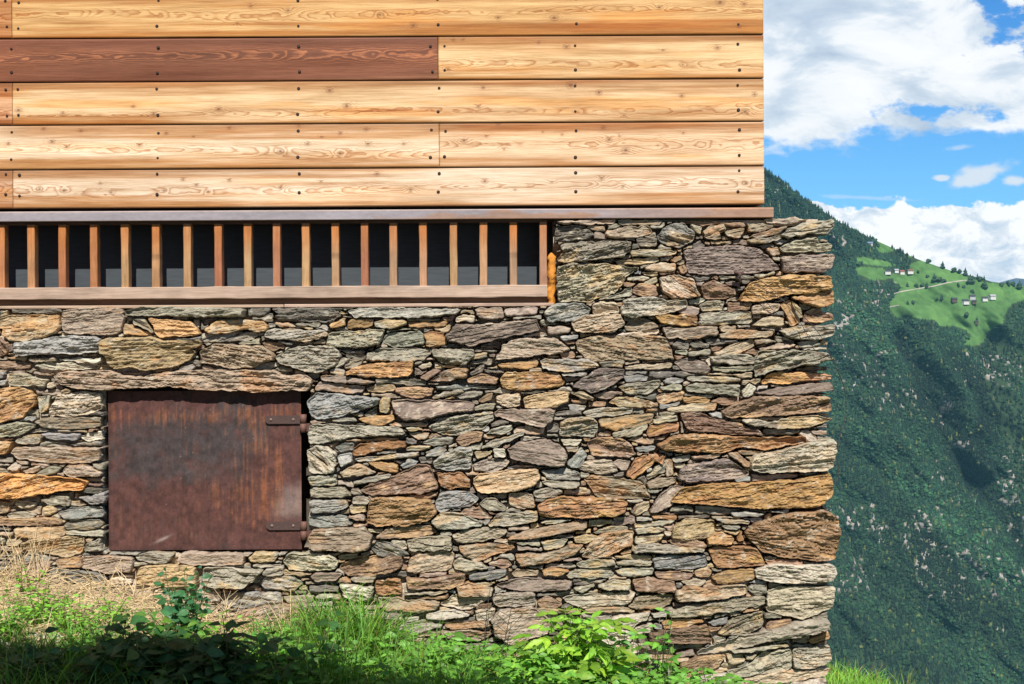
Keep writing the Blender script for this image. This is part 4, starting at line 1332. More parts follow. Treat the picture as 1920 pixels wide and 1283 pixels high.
yP = 0.155
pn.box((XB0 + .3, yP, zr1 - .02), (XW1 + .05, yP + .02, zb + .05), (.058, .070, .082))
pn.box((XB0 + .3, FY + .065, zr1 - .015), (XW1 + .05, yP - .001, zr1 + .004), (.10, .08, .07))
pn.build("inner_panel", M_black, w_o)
# orange mounting foam squeezed out beside the frame
fm = MB()
fx = P(1034, 520)[0]
zz = np.linspace(P(1034, 571)[2], P(1034, 474)[2], 26)
th = np.linspace(0, 2 * math.pi, 15)
A, B = np.meshgrid(th, zz)
rr = (0.0175 + .009 * fb2(np.cos(A) * 1.2, B * 38, 3.0, 4, .7)) * np.clip(np.minimum(1, (zz[-1] - B + .004) / .02), .2, 1)
fm.grid(np.stack([fx + rr * np.cos(A), 0.004 + rr * np.sin(A) * 1.6, B], -1), (np.array((.58, .235, .035)) * (1 + .12 * fb2(A, B * 30, 8.0, 3))[..., None]), 0, True)
fm.build("foam_seal", M_foam, w_o)

# ------------------------------------------------------------------ rusty iron hatch
HY = 0.004
hx0, hx1 = P(203.5, 880, HY)[0], P(565, 880, HY)[0]
hz0, hz1 = P(384, 1031, HY)[2], P(384, 733, HY)[2]
res = 0.0045
xs = np.linspace(hx0, hx1, int((hx1 - hx0) / res)); zs = np.linspace(hz0, hz1, int((hz1 - hz0) / res))
X, Z = np.meshgrid(xs, zs)
PX, PY = topx(X, HY, Z)
n1 = fb2(X * 4, Z * 5, 2.0, 4, .55); n2 = fb2(X * 13, Z * 15, 4.0, 5, .65); stk = fb2(X * 130, Z * 6, 6.0, 4, .65); stk2 = fb2(X * 28, Z * 3, 7.0, 3)
c = np.tile(np.array((.088, .036, .030)), X.shape + (1,))
# grey scale in the middle, in a ragged patch
g = np.exp(-(((PX - 345) / 150) ** 2 + ((PY - 850) / 95) ** 2)) + .45 * n1 + .40 * n2 + .15 * stk
g = sstep(g, .15, .80)[..., None]
c = c * (1 - .85 * g) + np.array((.047, .042, .043)) * .85 * g
# orange streaks
orr = np.exp(-((PX - 505) / 60) ** 2) * sstep(PY, 770, 830) * sstep(PY, 1040, 960) * .9 + np.exp(-((PY - 778) / 22) ** 2) * .9
orr += .6 * np.exp(-(((PX - 420) / 60) ** 2 + ((PY - 930) / 50) ** 2))
orr = sstep(orr + .65 * stk + .55 * n2 + .2 * stk2 - .30, .25, 1.3)[..., None]
c = c * (1 - .62 * orr) + np.array((.26, .090, .034)) * .62 * orr
brn = sstep(stk * .7 + n2 * .5, .1, .8)[..., None]
c = c * (1 - .28 * brn) + np.array((.17, .060, .032)) * .28 * brn
mot = fb2(X * 38, Z * 34, 14.0, 4, .65); c = c * (1 + .42 * mot + .12 * fb2(X * 150, Z * 60, 17.0, 3, .6))[..., None]
dk = sstep(n2 * .6 - stk * .3 + .3 * mot, .25, .8)[..., None]
c = c * (1 - .5 * dk) + np.array((.035, .027, .027)) * .5 * dk
# chalky smear by the lower hinge
d1 = (PX - 545) + (PY - 925) * .35
sm = sstep(d1, -38, 4) * sstep(PY, 892, 925) * sstep(PY, 985, 955)
sm = np.clip(sm * (.75 + .4 * n2), 0, 1)[..., None]
c = c * (1 - .5 * sm) + np.array((.33, .25, .22)) * .5 * sm
s2 = np.exp(-(((PX - 305) * .95 - (PY - 1011) * -.4) / 10) ** 2 - (((PY - 1011) + (PX - 305) * .42) / 3) ** 2)[..., None]
c = c * (1 - .6 * s2) + np.array((.42, .33, .30)) * .6 * s2
fl = sstep(fb2(X * 60, Z * 60, 9.0, 2), 1.25, 1.35)[..., None]
c = c * (1 - .5 * fl) + np.array((.36, .24, .19)) * .5 * fl
edge = (sstep(PX, 210, 204) + sstep(PY, 1022, 1031))[..., None]
c = np.clip(c * (1 - .25 * np.clip(edge, 0, 1)), .008, .6)
Y = HY + .0030 * fb2(X * 3.5, Z * 3.5, 3.0, 2) + .0004 * fb2(X * 40, Z * 40, 5.0, 3)
ht = MB()
ht.grid(np.stack([X, Y, Z], -1), c, 0, True)
ht.add([(hx0, HY + .0005, hz0), (hx1, HY + .0005, hz0), (hx1, HY + .0005, hz1), (hx0, HY + .0005, hz1), (hx0, HY + .006, hz0), (hx1, HY + .006, hz0), (hx1, HY + .006, hz1), (hx0, HY + .006, hz1)],
       [(0,4,5,1),(1,5,6,2),(2,6,7,3),(3,7,4,0),(4,7,6,5)], (.14, .06, .045))
ho = ht.build("iron_hatch", M_rust, barn)
for (qx0, qx1, qy0, qy1, ky0, ky1) in ((497, 563, 779, 795, 777, 811), (499, 563, 978, 994, 978, 1012)):
    hm = MB()
    a = P(qx0, qy1, HY - .008); b = P(qx1, qy0, HY - .008)
    # strap with a rounded nose
    zc = (a[2] + b[2]) / 2; rr_ = (b[2] - a[2]) / 2
    pts = [(b[0], a[2]), (b[0], b[2])] + [(a[0] + rr_ - rr_ * math.sin(t), zc + rr_ * math.cos(t)) for t in np.linspace(0, math.pi, 9)]
    n = len(pts)
    vs = [(p[0], HY - .0095, p[1]) for p in pts] + [(p[0], HY - .0008, p[1]) for p in pts]
    hm.add(vs, [tuple(range(n))] + [(k, n + k, n + (k + 1) % n, (k + 1) % n) for k in range(n)], (.078, .046, .041))
    kx = P(567, 790, HY)[0]
    k0, k1 = P(567, ky1, HY)[2], P(567, ky0, HY)[2]
    zm = (k0 + k1) / 2
    for (u0, u1, r_) in ((k0, zm - .001, .0150), (zm + .001, k1, .0155)):
        hm.tube([(kx + .004, HY - .004, u0), (kx + .004, HY - .004, u1)], r_, (.15, .075, .055), 14)
    hm.box((kx + .006, HY + .001, k0 + .004), (kx + .05, HY + .007, zm), (.10, .05, .04))
    hin = hm.build("hinge", M_rust, ho)
    for bx in (qx0 + 11, qx1 - 13):
        bm_ = MB(); p = P(bx, (qy0 + qy1) / 2, HY - .008)
        prof = [(.0065, 0), (.0062, .002), (.0045, .0042), (.0015, .005)]
        vs = []
        for r_, d_ in prof:
            vs += [(p[0] + r_ * math.cos(2 * math.pi * k / 10), HY - .0095 - d_, p[2] + r_ * math.sin(2 * math.pi * k / 10)) for k in range(10)]
        fs = [(i * 10 + k, i * 10 + (k + 1) % 10, (i + 1) * 10 + (k + 1) % 10, (i + 1) * 10 + k) for i in range(3) for k in range(10)] + [tuple(range(30, 40))]
        bm_.add(vs, fs, (.24, .15, .115), 0, True)
        bm_.build("bolt", M_rust, ho)

# iron spike driven into a joint, and the wire that trails from it round the corner
sp = MB()
p = P(1383, 513, -.04)
sp.tube([p + np.array((0, .09, .004)), p + np.array((0, -.03, 0)), p + np.array((.004, -.042, -.006)), p + np.array((.001, -.045, -.05))], [.006, .007, .008, .004], (.10, .055, .045), 8)
sp.tube([p + np.array((-.02, -.030, .004)), p + np.array((.022, -.030, -.002))], [.007, .007], (.10, .055, .045), 8)
sp.build("iron_spike", M_rust, barn)
def curve(pts, n=60):
    pts = np.array(pts, float); t = np.linspace(0, 1, len(pts)); s = np.linspace(0, 1, n)
    out = []
    for q in s:
        i = min(int(q * (len(pts) - 1)), len(pts) - 2); f = q * (len(pts) - 1) - i
        p0, p1, p2, p3 = pts[max(i - 1, 0)], pts[i], pts[i + 1], pts[min(i + 2, len(pts) - 1)]
        out.append(.5 * ((2 * p1) + (-p0 + p2) * f + (2 * p0 - 5 * p1 + 4 * p2 - p3) * f ** 2 + (-p0 + 3 * p1 - 3 * p2 + p3) * f ** 3))
    return np.array(out)
wr = MB()
wr.tube(curve([P(a, b, d) for a, b, d in ((1386, 514, -.10), (1420, 536, -.105), (1470, 565, -.105), (1505, 592, -.10), (1540, 632, -.095), (1562, 678, -.08), (1579, 715, -.03), (1586, 752, .0), (1583, 790, .0), (1574, 822, -.02), (1570, 850, -.03), (1572, 890, -.02), (1566, 905, -.03))], 90), .0017, (.06, .045, .04), 5)
wr.tube(curve([P(a, b, d) for a, b, d in ((1388, 512, -.10), (1430, 530, -.105), (1462, 556, -.10), (1500, 604, -.10), (1520, 640, -.09))], 40), .0014, (.06, .045, .04), 5)
w = wr.build("wire", M_rust)
tag(w, "thin dark wire trailing from an iron spike down round the stone corner", "wire")
# ------------------------------------------------------------------ ground: one sheet from the lane down into the valley
def ground_z(x, y):
    x = np.asarray(x, float); y = np.asarray(y, float)
    xx = np.clip(x, -8, 1.5)
    z = 0.215 - 0.145 * (xx + 2.34)
    z = z + 0.10 * np.exp(-((x + 2.3) / .9) ** 2) * np.exp(-((y + .05) / .35) ** 2)      # straw bank against the wall
    z = z - 0.07 * sstep(x, 1.3, 1.6) - 0.34 * np.maximum(x - 1.5, 0) - 0.05 * np.maximum(x - 2.6, 0) ** 1.5
    z = z + 0.03 * np.minimum(y, 0) * np.where(y > -3, 1, 0) - 0.09 * np.where(y <= -3, 1, 0)
    z = z + 0.02 * fb2(x * 1.7, y * 1.7, 4.0, 3)
    far = np.maximum(y - 1.2, 0)
    fx = np.maximum(x - 4, 0)
    drop = 0.80 * (far ** 2 / (far + 3)) + 0.5 * (fx ** 2 / (fx + 6))
    z = z - drop
    return np.maximum(z, -725 + 6 * fb2(x * .004, y * .004, 2., 3))
def geo(a, b, n, first):
    k = np.arange(1, n + 1)
    lo, hi = 1.0001, 3.0
    for _ in range(60):
        r = (lo + hi) / 2
        s = first * (r ** n - 1) / (r - 1)
        if s < b - a: lo = r
        else: hi = r
    return a + first * (r ** k - 1) / (r - 1)
gxs = np.r_[-geo(3.2, 3000, 46, .1)[::-1], np.arange(-3.2, 3.6, .04), geo(3.56, 3500, 50, .06)]
gys = np.r_[-geo(1.8, 60, 36, .06)[::-1], np.arange(-1.8, 2.2, .04), geo(2.16, 3150, 60, .06)]
X, Y = np.meshgrid(gxs, gys)
Z = ground_z(X, Y)
near = (np.abs(X) < 5) & (np.abs(Y) < 5)
n1 = fb2(X * 3, Y * 3, 1., 3); n2 = fb2(X * 25, Y * 25, 3., 4, .6)
Z = np.where(near, Z + .012 * n2 + .006 * fb2(X * 70, Y * 70, 6., 2), Z)
straw = (sstep(X, -.55, -1.1) * sstep(Y, -1.3, -.7) * sstep(n1, -.8, -.1))[..., None]
gc = np.array((.11, .085, .05)) * (1 + .3 * n2)[..., None]
gc = gc * (1 - straw) + np.array((.46, .36, .235)) * straw * (1 + .2 * n2)[..., None]
grn = (sstep(Y, 0.4, 1.5) + sstep(X, 1.6, 2.0))[..., None].clip(0, 1)
gc = gc * (1 - grn) + np.array((.07, .115, .03)) * grn
# leave the house footprint empty of ground bumps: it lies under the barn
gb = MB()
gb.grid(np.stack([X, Y, Z], -1), np.clip(gc, .01, .8), 0, True)
tag(gb.build("ground", M_soil), kind="structure")

# pale gravel in the left of the bank
gv = MB()
for _ in range(520):
    x = rng.uniform(-2.7, -1.5); y = rng.uniform(-1.15, -.45)
    r = rng.uniform(.006, .022) * (1 if rng.random() > .06 else 1.8)
    z = float(ground_z(x, y)) + r * .3
    a = rng.normal(0, 1, (7, 3)); a /= np.linalg.norm(a, axis=1, keepdims=True)
    oc = np.array([(1,0,0),(-1,0,0),(0,1,0),(0,-1,0),(0,0,1),(0,0,-1)], float) * rng.uniform(.6, 1.1, (6, 1))
    th = rng.uniform(0, 6.28); R = np.array(((math.cos(th), -math.sin(th), 0), (math.sin(th), math.cos(th), 0), (0, 0, 1)))
    v = (oc * np.array((1.2, .9, .6))) @ R.T * r + np.array((x, y, z))
    g = rng.uniform(.32, .62)
    gv.add(v, [(0,2,4),(2,1,4),(1,3,4),(3,0,4),(2,0,5),(1,2,5),(3,1,5),(0,3,5)], (g, g * .93, g * .84))
tag(gv.build("gravel", M_plain), kind="stuff")

# ------------------------------------------------------------------ the mountain across the valley
SK = [(1100, 120), (1250, 210), (1360, 275), (1436, 320), (1470, 342), (1500, 368), (1540, 394), (1565, 411), (1600, 431), (1640, 450), (1680, 468), (1720, 486), (1760, 500), (1800, 513), (1830, 519), (1860, 529), (1885, 531), (1920, 537), (1990, 548), (2200, 590), (2500, 640)]
Y0, SL = 2650.0, 0.85
sx_, sz_ = [], []
for a, b in SK:
    u_, v_ = direction(a, b)
    zz_ = v_ * (Y0 + 720 * SL) / (1 - SL * v_)
    D_ = Y0 + (zz_ + 720) * SL
    sx_.append(u_ * D_); sz_.append(zz_)
def sky_z(X): return np.interp(X, sx_, sz_) + 14 * fb2(X * .012, X * 0, 4., 3) * sstep(X, 430, 360)
def gpath(pts):
    out = []
    for a, b in pts:
        u_, v_ = direction(a, b)
        z_ = v_ * (Y0 + 720 * SL) / (1 - SL * v_)
        out.append((u_ * (Y0 + (z_ + 720) * SL), z_))
    return np.array(out)
def dist_path(X, Z, path):
    d = np.full(X.shape, 1e9)
    for (x0, z0), (x1, z1) in zip(path[:-1], path[1:]):
        vx, vz = x1 - x0, z1 - z0
        t = np.clip(((X - x0) * vx + (Z - z0) * vz) / (vx * vx + vz * vz), 0, 1)
        d = np.minimum(d, np.hypot(X - x0 - t * vx, Z - z0 - t * vz))
    return d
GUL = gpath([(1690, 640), (1730, 700), (1765, 780), (1800, 850), (1840, 905), (1900, 980), (1960, 1080)])
RID = gpath([(1740, 660), (1790, 740), (1808, 830), (1850, 880)])
GU2 = gpath([(1880, 640), (1850, 740), (1835, 850), (1840, 905)])
def mount_y(X, Z):
    y = Y0 + (Z + 720) * SL
    # rotated coordinate: folds run down to the right
    a = X * .80 + Z * .60; b = -X * .60 + Z * .80
    y = y + 85 * fb2(a * .006, b * .0022, 3.0, 4, .5) + 22 * fb2(a * .02, b * .009, 8.0, 4, .6)
    y = y + 75 * np.exp(-(dist_path(X, Z, GUL) / 30) ** 2) + 45 * np.exp(-(dist_path(X, Z, GU2) / 26) ** 2)
    y = y - 40 * np.exp(-(dist_path(X, Z, RID) / 16) ** 2)
    return y
def px_of(X, Z, Yv=None):
    Yv = mount_y(X, Z) if Yv is None else Yv
    return topx(X, Yv, Z)
def hit(px, py):
    u_, v_ = direction(px, py)
    D = Y0
    for _ in range(60):
        X_, Z_ = u_ * D, CAMZ + v_ * D
        yn = float(mount_y(np.array([X_]), np.array([Z_]))[0]) - CAMY
        D = .5 * D + .5 * yn
    return np.array((u_ * D, D + CAMY, CAMZ + v_ * D))
# the ridge line, taken again with the folds in place so that it meets the sky where the photograph shows it
rpx = np.r_[np.arange(1330, 2500, 12)]
rpy = np.interp(rpx, [q[0] for q in SK], [q[1] for q in SK])
rid_ = np.array([hit(a, b) for a, b in zip(rpx, rpy)])
o_ = np.argsort(rid_[:, 0]); rid_ = rid_[o_]
ok = rid_[:, 2] < 590
sx_ = np.r_[-1500, -700, -200, 150, rid_[ok, 0]]; sz_ = np.r_[250, 430, 520, 585, rid_[ok, 2]]
MEAD = [np.array(q, float) for q in (
    [(1600, 503), (1622, 500), (1655, 503), (1668, 512), (1690, 515), (1712, 508), (1700, 497), (1730, 488), (1745, 485), (1790, 503), (1815, 521), (1850, 530), (1905, 533), (1960, 541), (1960, 558), (1920, 562), (1898, 570), (1884, 590), (1884, 605), (1868, 612), (1852, 622), (1846, 640), (1825, 650), (1805, 646), (1822, 630), (1812, 620), (1788, 612), (1762, 612), (1752, 600), (1722, 598), (1700, 590), (1680, 595), (1665, 578), (1668, 566), (1680, 552), (1690, 540), (1672, 522), (1640, 527), (1610, 515)],
    [(1645, 455), (1658, 450), (1680, 467), (1700, 477), (1730, 480), (1725, 486), (1705, 482), (1685, 470), (1670, 472), (1655, 475), (1640, 466)],
    [(1598, 485), (1615, 482), (1660, 490), (1685, 498), (1660, 500), (1625, 496)])]
def meadow_mask(px, py):
    mk = np.zeros(np.shape(px), bool)
    for q in MEAD: mk |= pip(q, px, py)
    return mk
ROCKC = [(1600, 965, 40, 30), (1650, 1000, 50, 30), (1690, 1010, 40, 45), (1750, 1060, 45, 55), (1735, 975, 35, 25), (1775, 770, 12, 40), (1800, 840, 14, 30), (1840, 1050, 60, 45), (1900, 900, 35, 45), (1880, 1075, 50, 45), (1600, 1080, 30, 40), (1640, 700, 60, 40), (1680, 740, 50, 40), (1860, 690, 60, 30), (1600, 665, 40, 20),
         (1465, 352, 14, 14), (1580, 450, 25, 12), (1670, 540, 12, 10), (1750, 890, 30, 25), (1560, 430, 25, 10), (1800, 930, 25, 20), (1925, 990, 40, 40), (1872, 1180, 10, 8), (1905, 700, 25, 30), (1640, 560, 20, 25), (1590, 600, 30, 50)]
def rock_field(X, Z, px, py):
    w = np.zeros(X.shape)
    for (a, b, ra, rb_) in ROCKC:
        w = np.maximum(w, np.exp(-(((px - a) / (ra * 1.25)) ** 2 + ((py - b) / (rb_ * 1.2)) ** 2)))
    a = X * .75 + Z * .66; b = -X * .66 + Z * .75
    n = fb2(a * .085, b * .04, 21.0, 4, .7)
    n3 = fb2(X * .17, Z * .10, 28.0, 3, .65)
    return sstep(n * .55 + n3 * .75 + .55 * w, .68, 1.0) * sstep(w, .12, .45)
mxs = np.r_[np.arange(-1500, 380, 16), np.arange(380, 1500, 4.5), np.arange(1500, 2400, 40)]
ms = np.r_[np.linspace(0, 1, 300), [1.02, 1.06, 1.12]]
MX, MS = np.meshgrid(mxs, ms)
top = sky_z(MX)
MZ = np.where(MS <= 1, -760 + (top + 760) * MS, top - (MS - 1) * 900)
MY = np.where(MS <= 1, mount_y(MX, np.minimum(MZ, top)), mount_y(MX, top) + (MS - 1) * 2500)
mpx, mpy = topx(MX, MY, MZ)
mk = meadow_mask(mpx, mpy) & (MS <= 1)
rk = rock_field(MX, MZ, mpx, mpy) * (~mk)
MYr = MY - rk * 3.0 * (1 + fb2(MX * .2, MZ * .2, 2.0, 3))
g1 = fb2(MX * .02, MZ * .05, 31.0, 4); g2 = fb2(MX * .12, MZ * .2, 35., 3)
cf = np.array((.035, .06, .028)) * (1 + .2 * g1)[..., None]
cm = np.array((.085, .175, .05)) * (1 + .16 * g1 + .10 * g2)[..., None]
cm = cm * (1 - .35 * sstep(g1, .1, .6)[..., None]) + np.array((.13, .25, .06)) * .35 * sstep(g1, .1, .6)[..., None]
ck = np.array((.34, .295, .265)) * (1 + .25 * g2)[..., None]
mc = np.where(mk[..., None], cm, cf)
mc = mc * (1 - rk[..., None]) + ck * rk[..., None]
ml = MB()
ml.grid(np.stack([MX, MYr, MZ], -1), np.clip(mc, .01, .8), 0, True)
tag(ml.build("mountain", M_rock), kind="structure")

# track across the pasture
tr = MB()
for pts in ([(1655, 552), (1672, 552), (1690, 547), (1720, 542), (1750, 537), (1775, 531), (1800, 527), (1812, 526)], [(1650, 578), (1665, 576), (1685, 573)]):
    pp = []
    for (a, b) in pts:
        pp.append(hit(a, b))
    pp = curve(pp, 40)
    pp[:, 1] = mount_y(pp[:, 0], pp[:, 2])
    dz = np.array((0, -1.2, 1.3))
    V = np.stack([pp + np.array((0, -1.5, -1.0)) , pp + np.array((0, -1.2, 1.6))], 1)
    tr.grid(V, np.tile((.46, .42, .35), (len(pp) * 2, 1)), 0, True)
tag(tr.build("path", M_plain), kind="structure")

# far blue ridge
fr = MB()
fxs = np.linspace(1000, 2300, 90)
ftop = 3900 * (0.0365 + .003 * np.exp(-((fxs / 3900 - .352) / .012) ** 2) + .006 * np.exp(-((fxs / 3900 - .385) / .03) ** 2) + .02 * np.exp(-((fxs / 3900 - .50) / .08) ** 2)) + 8 * fb2(fxs * .02, fxs * 0, 3., 3)
S = np.linspace(0, 1, 12)[:, None]
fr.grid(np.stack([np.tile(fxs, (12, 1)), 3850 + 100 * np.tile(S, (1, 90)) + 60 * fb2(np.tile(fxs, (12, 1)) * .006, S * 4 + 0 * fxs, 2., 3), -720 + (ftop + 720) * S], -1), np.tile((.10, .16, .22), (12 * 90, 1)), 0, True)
tag(fr.build("hills", M_rock), kind="structure")

# ------------------------------------------------------------------ forest: thousands of crowns, one far-off wood
def crown(kind, seed):
    r = np.random.default_rng(seed)
    if kind == 0:                                                      # spruce: tapering whorls
        V, F = [], []
        n = 5
        lv = [(0.0, .7), (.14, 1.0), (.38, .5), (.44, .7), (.72, .22)]
        for h, q in lv:
            for k in range(n):
                t = 2 * math.pi * (k + .5 * (len(V) // n % 2)) / n
                rr_ = q * r.uniform(.75, 1.2)
                V.append((rr_ * math.cos(t) * .36, rr_ * math.sin(t) * .36, h + r.uniform(-.03, .03)))
        V.append((0, 0, 1.0))
        for i in range(len(lv) - 1):
            for k in range(n):
                F.append((i * n + k, i * n + (k + 1) % n, (i + 1) * n + (k + 1) % n, (i + 1) * n + k))
        F += [((len(lv) - 1) * n + k, (len(lv) - 1) * n + (k + 1) % n, len(V) - 1) for k in range(n)]
    else:                                                              # broadleaf: lumpy crown
        V, F = [], []
        n = 5
        lv = [(.05, .45), (.35, 1.0), (.65, .85), (.88, .4)]
        for h, q in lv:
            for k in range(n):
                t = 2 * math.pi * (k + .5 * (len(V) // n % 2)) / n
                rr_ = q * r.uniform(.7, 1.25)
                V.append((rr_ * math.cos(t) * .48, rr_ * math.sin(t) * .48, h + r.uniform(-.07, .07)))
        V.append((0, 0, 1.0))
        for i in range(len(lv) - 1):
            for k in range(n):
                F.append((i * n + k, i * n + (k + 1) % n, (i + 1) * n + (k + 1) % n, (i + 1) * n + k))
        F += [((len(lv) - 1) * n + k, (len(lv) - 1) * n + (k + 1) % n, len(V) - 1) for k in range(n)]
    return np.array(V), F
PROT = [crown(0, 1), crown(0, 2), crown(1, 3), crown(1, 4), crown(1, 5)]
frng = np.random.default_rng(5)
def scatter(n, x0, x1, zlo):
    X_ = frng.uniform(x0, x1, n); Zt = sky_z(X_)
    Z_ = zlo + (Zt - zlo) * frng.random(n)
    return X_, Z_
X1, Z1 = scatter(46000, 420, 1060, -720)
X2, Z2 = scatter(14000, 1060, 1540, -720)
X3, Z3 = scatter(13000, -450, 420, -500)
# a dense row along the skyline
X4 = frng.uniform(400, 760, 260); Z4 = sky_z(X4) - frng.uniform(0, 8, 260)
FXa = np.r_[X1, X2, X3, X4]; FZa = np.r_[Z1, Z2, Z3, Z4]
FYa = mount_y(FXa, FZa)
pxa, pya = topx(FXa, FYa, FZa)
pj = pxa + frng.normal(0, 2.0, len(pxa)); qj = pya + frng.normal(0, 1.5, len(pxa))
keep = ~meadow_mask(pj, qj + 1.5) & ~meadow_mask(pj, qj - 5.5)
rkk = rock_field(FXa, FZa, pxa, pya)
keep &= (rkk < .5) | (frng.random(len(rkk)) < .3)
dens = fb2(FXa * .012, FZa * .012, 60., 3)
fo = MB()
Vs, Fs, Cs = [], [], []
n0 = 0
sel = np.nonzero(keep)[0]
fa, fb_ = FXa * .80 + FZa * .60, -FXa * .60 + FZa * .80
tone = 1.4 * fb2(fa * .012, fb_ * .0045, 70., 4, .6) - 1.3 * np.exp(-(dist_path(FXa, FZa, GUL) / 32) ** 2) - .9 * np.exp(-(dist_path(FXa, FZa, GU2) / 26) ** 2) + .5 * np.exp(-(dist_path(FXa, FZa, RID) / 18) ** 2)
for i in sel:
    high = pya[i] < 560
    kd = frng.integers(0, 2) if (frng.random() < (.8 if high else .55)) else frng.integers(2, 5)
    V, F = PROT[kd]
    h = frng.uniform(5, 11.5) * (1.35 if kd < 2 else .8)
    w = h * frng.uniform(.7, 1.0) * (0.72 if kd < 2 else 1.15)
    t = frng.uniform(0, 6.28); c_, s_ = math.cos(t), math.sin(t)
    v = np.stack([(V[:, 0] * c_ - V[:, 1] * s_) * w, (V[:, 0] * s_ + V[:, 1] * c_) * w, V[:, 2] * h], 1) + np.array((FXa[i], FYa[i] - 1, FZa[i] - 2.0))
    col = np.array((.014, .041, .023)) if kd < 2 else np.array((.024, .068, .026))
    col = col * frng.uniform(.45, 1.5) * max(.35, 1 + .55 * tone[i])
    if frng.random() < .02: col = np.array((.12, .14, .04))
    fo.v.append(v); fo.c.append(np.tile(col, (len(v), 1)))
    fo.f.extend([tuple(a + fo.n for a in f) for f in F]); fo.mi.extend([0] * len(F)); fo.sm.extend([False] * len(F)); fo.n += len(v)
tag(fo.build("forest", M_far), kind="stuff")
print("forest", len(sel))

# single trees standing on the pasture
MT = [(1646, 462, 11), (1671, 457, 7), (1721, 512, 9), (1739, 520, 8), (1752, 527, 13), (1762, 528, 13), (1770, 530, 11), (1701, 537, 8), (1718, 538, 10), (1728, 538, 10), (1738, 538, 9), (1797, 537, 11), (1807, 540, 8), (1820, 531, 15), (1838, 526, 12), (1846, 540, 16), (1766, 562, 10), (1757, 563, 8), (1713, 569, 9), (1702, 570, 7), (1812, 595, 15), (1735, 482, 12),
      (1765, 495, 12), (1788, 507, 12), (1797, 509, 12), (1810, 516, 13), (1890, 535, 13), (1899, 536, 12), (1912, 541, 14), (1878, 537, 11), (1823, 549, 10), (1832, 603, 9)]
pro = spr = None
for i, (a, b, hpx) in enumerate(MT):
    q = hit(a, b + 1)
    zc_ = float(sky_z(np.array([q[0]]))[0])
    if q[2] > zc_ - 1: q[2] = zc_ - 1.5; q[1] = float(mount_y(np.array([q[0]]), np.array([q[2]]))[0])
    if pro is None:
        root = empty("pasture_tree", q)
        tag(root, "small dark tree standing alone on the green mountain pasture", "tree", "trees dotted over the pasture")
        rr = np.random.default_rng(99)
        cb = MB()
        for _ in range(9):
            V, F = crown(1, int(rr.integers(1000)))
            s = rr.uniform(.4, .6); o_ = np.array((rr.uniform(-.24, .24), rr.uniform(-.24, .24), rr.uniform(-.14, .34)))
            cb.add(V * s + o_, F, np.array((.03, .065, .03)) * rr.uniform(.6, 1.4))
        cb.build("crown", M_far).parent = root
        tb = MB(); tb.tube([(0, 0, -.12), (0.01, 0, .1), (0, .01, .4)], [.05, .04, .02], (.08, .06, .05), 6)
        tb.build("trunk", M_plain).parent = root
        pro = root
    elif spr is None:
        root = empty("pasture_spruce", q)
        tag(root, "dark pointed spruce standing on the green mountain pasture", "tree", "pointed spruces on the pasture")
        cb = MB()
        V, F = crown(0, 77); cb.add(V * np.array((1.3, 1.3, 1.25)), F, (.018, .045, .026))
        V, F = crown(0, 78); cb.add(V * np.array((1.0, 1.0, 1.15)) + np.array((.05, .03, .06)), F, (.026, .06, .03))
        cb.build("crown", M_far).parent = root
        tb = MB(); tb.tube([(0, 0, -.12), (0.01, 0, .1), (0, .01, .5)], [.05, .04, .02], (.08, .06, .05), 6)
        tb.build("trunk", M_plain).parent = root
        spr = root
    else:
        src = spr if i % 3 == 1 else pro
        root = src.copy(); COL.objects.link(root); root.location = q
        for ch in list(src.children):
            c2 = ch.copy(); COL.objects.link(c2); c2.parent = root
    s = hpx * (q[1] - CAMY) / FPX * 1.0
    root.scale = (s * (1 + .3 * math.sin(i * 5)), s, s)
    root.rotation_euler = (0, 0, i * 1.7)

# farmhouses
FH = [(1664, 512, 15, 'dark', 'white', "white farmhouse with dark roof, leftmost of the upper hamlet on the pasture"),
      (1680, 509, 11, 'grey', 'white', "small white house between the dark roofed and the red roofed one of the upper hamlet"),
      (1690, 512, 13, 'red', 'white', "red roofed farmhouse in the middle of the upper hamlet"),
      (1706, 511, 15, 'brown', 'white', "brown roofed white farmhouse, rightmost of the upper hamlet"),
      (1631, 459, 13, 'blue', 'pale', "blue grey roofed hut alone high among the dark trees"),
      (1788, 564, 15, 'dark', 'wood', "low dark wooden barn, leftmost of the lower hamlet"),
      (1809, 568, 17, 'dark', 'white', "broad white farmhouse in front of the lower hamlet"),
      (1822, 559, 15, 'dark', 'grey', "grey farmhouse behind and uphill in the middle of the lower hamlet"),
      (1826, 567, 11, 'dark', 'wood', "small dark wooden house right beside the broad white farmhouse"),
      (1845, 562, 14, 'dark', 'white', "white farmhouse with dark roof right of the middle of the lower hamlet"),
      (1859, 559, 17, 'grey', 'white', "long bright white farmhouse, rightmost of the lower hamlet"),
      (1830, 605, 9, 'dark', 'wood', "tiny dark hay barn alone on the lower pasture")]
RC = {'dark': (.05, .05, .055), 'grey': (.35, .34, .35), 'red': (.28, .09, .06), 'brown': (.17, .09, .06), 'blue': (.16, .22, .33)}
WC = {'white': (.62, .60, .56), 'pale': (.55, .5, .44), 'wood': (.10, .07, .05), 'grey': (.42, .42, .42)}
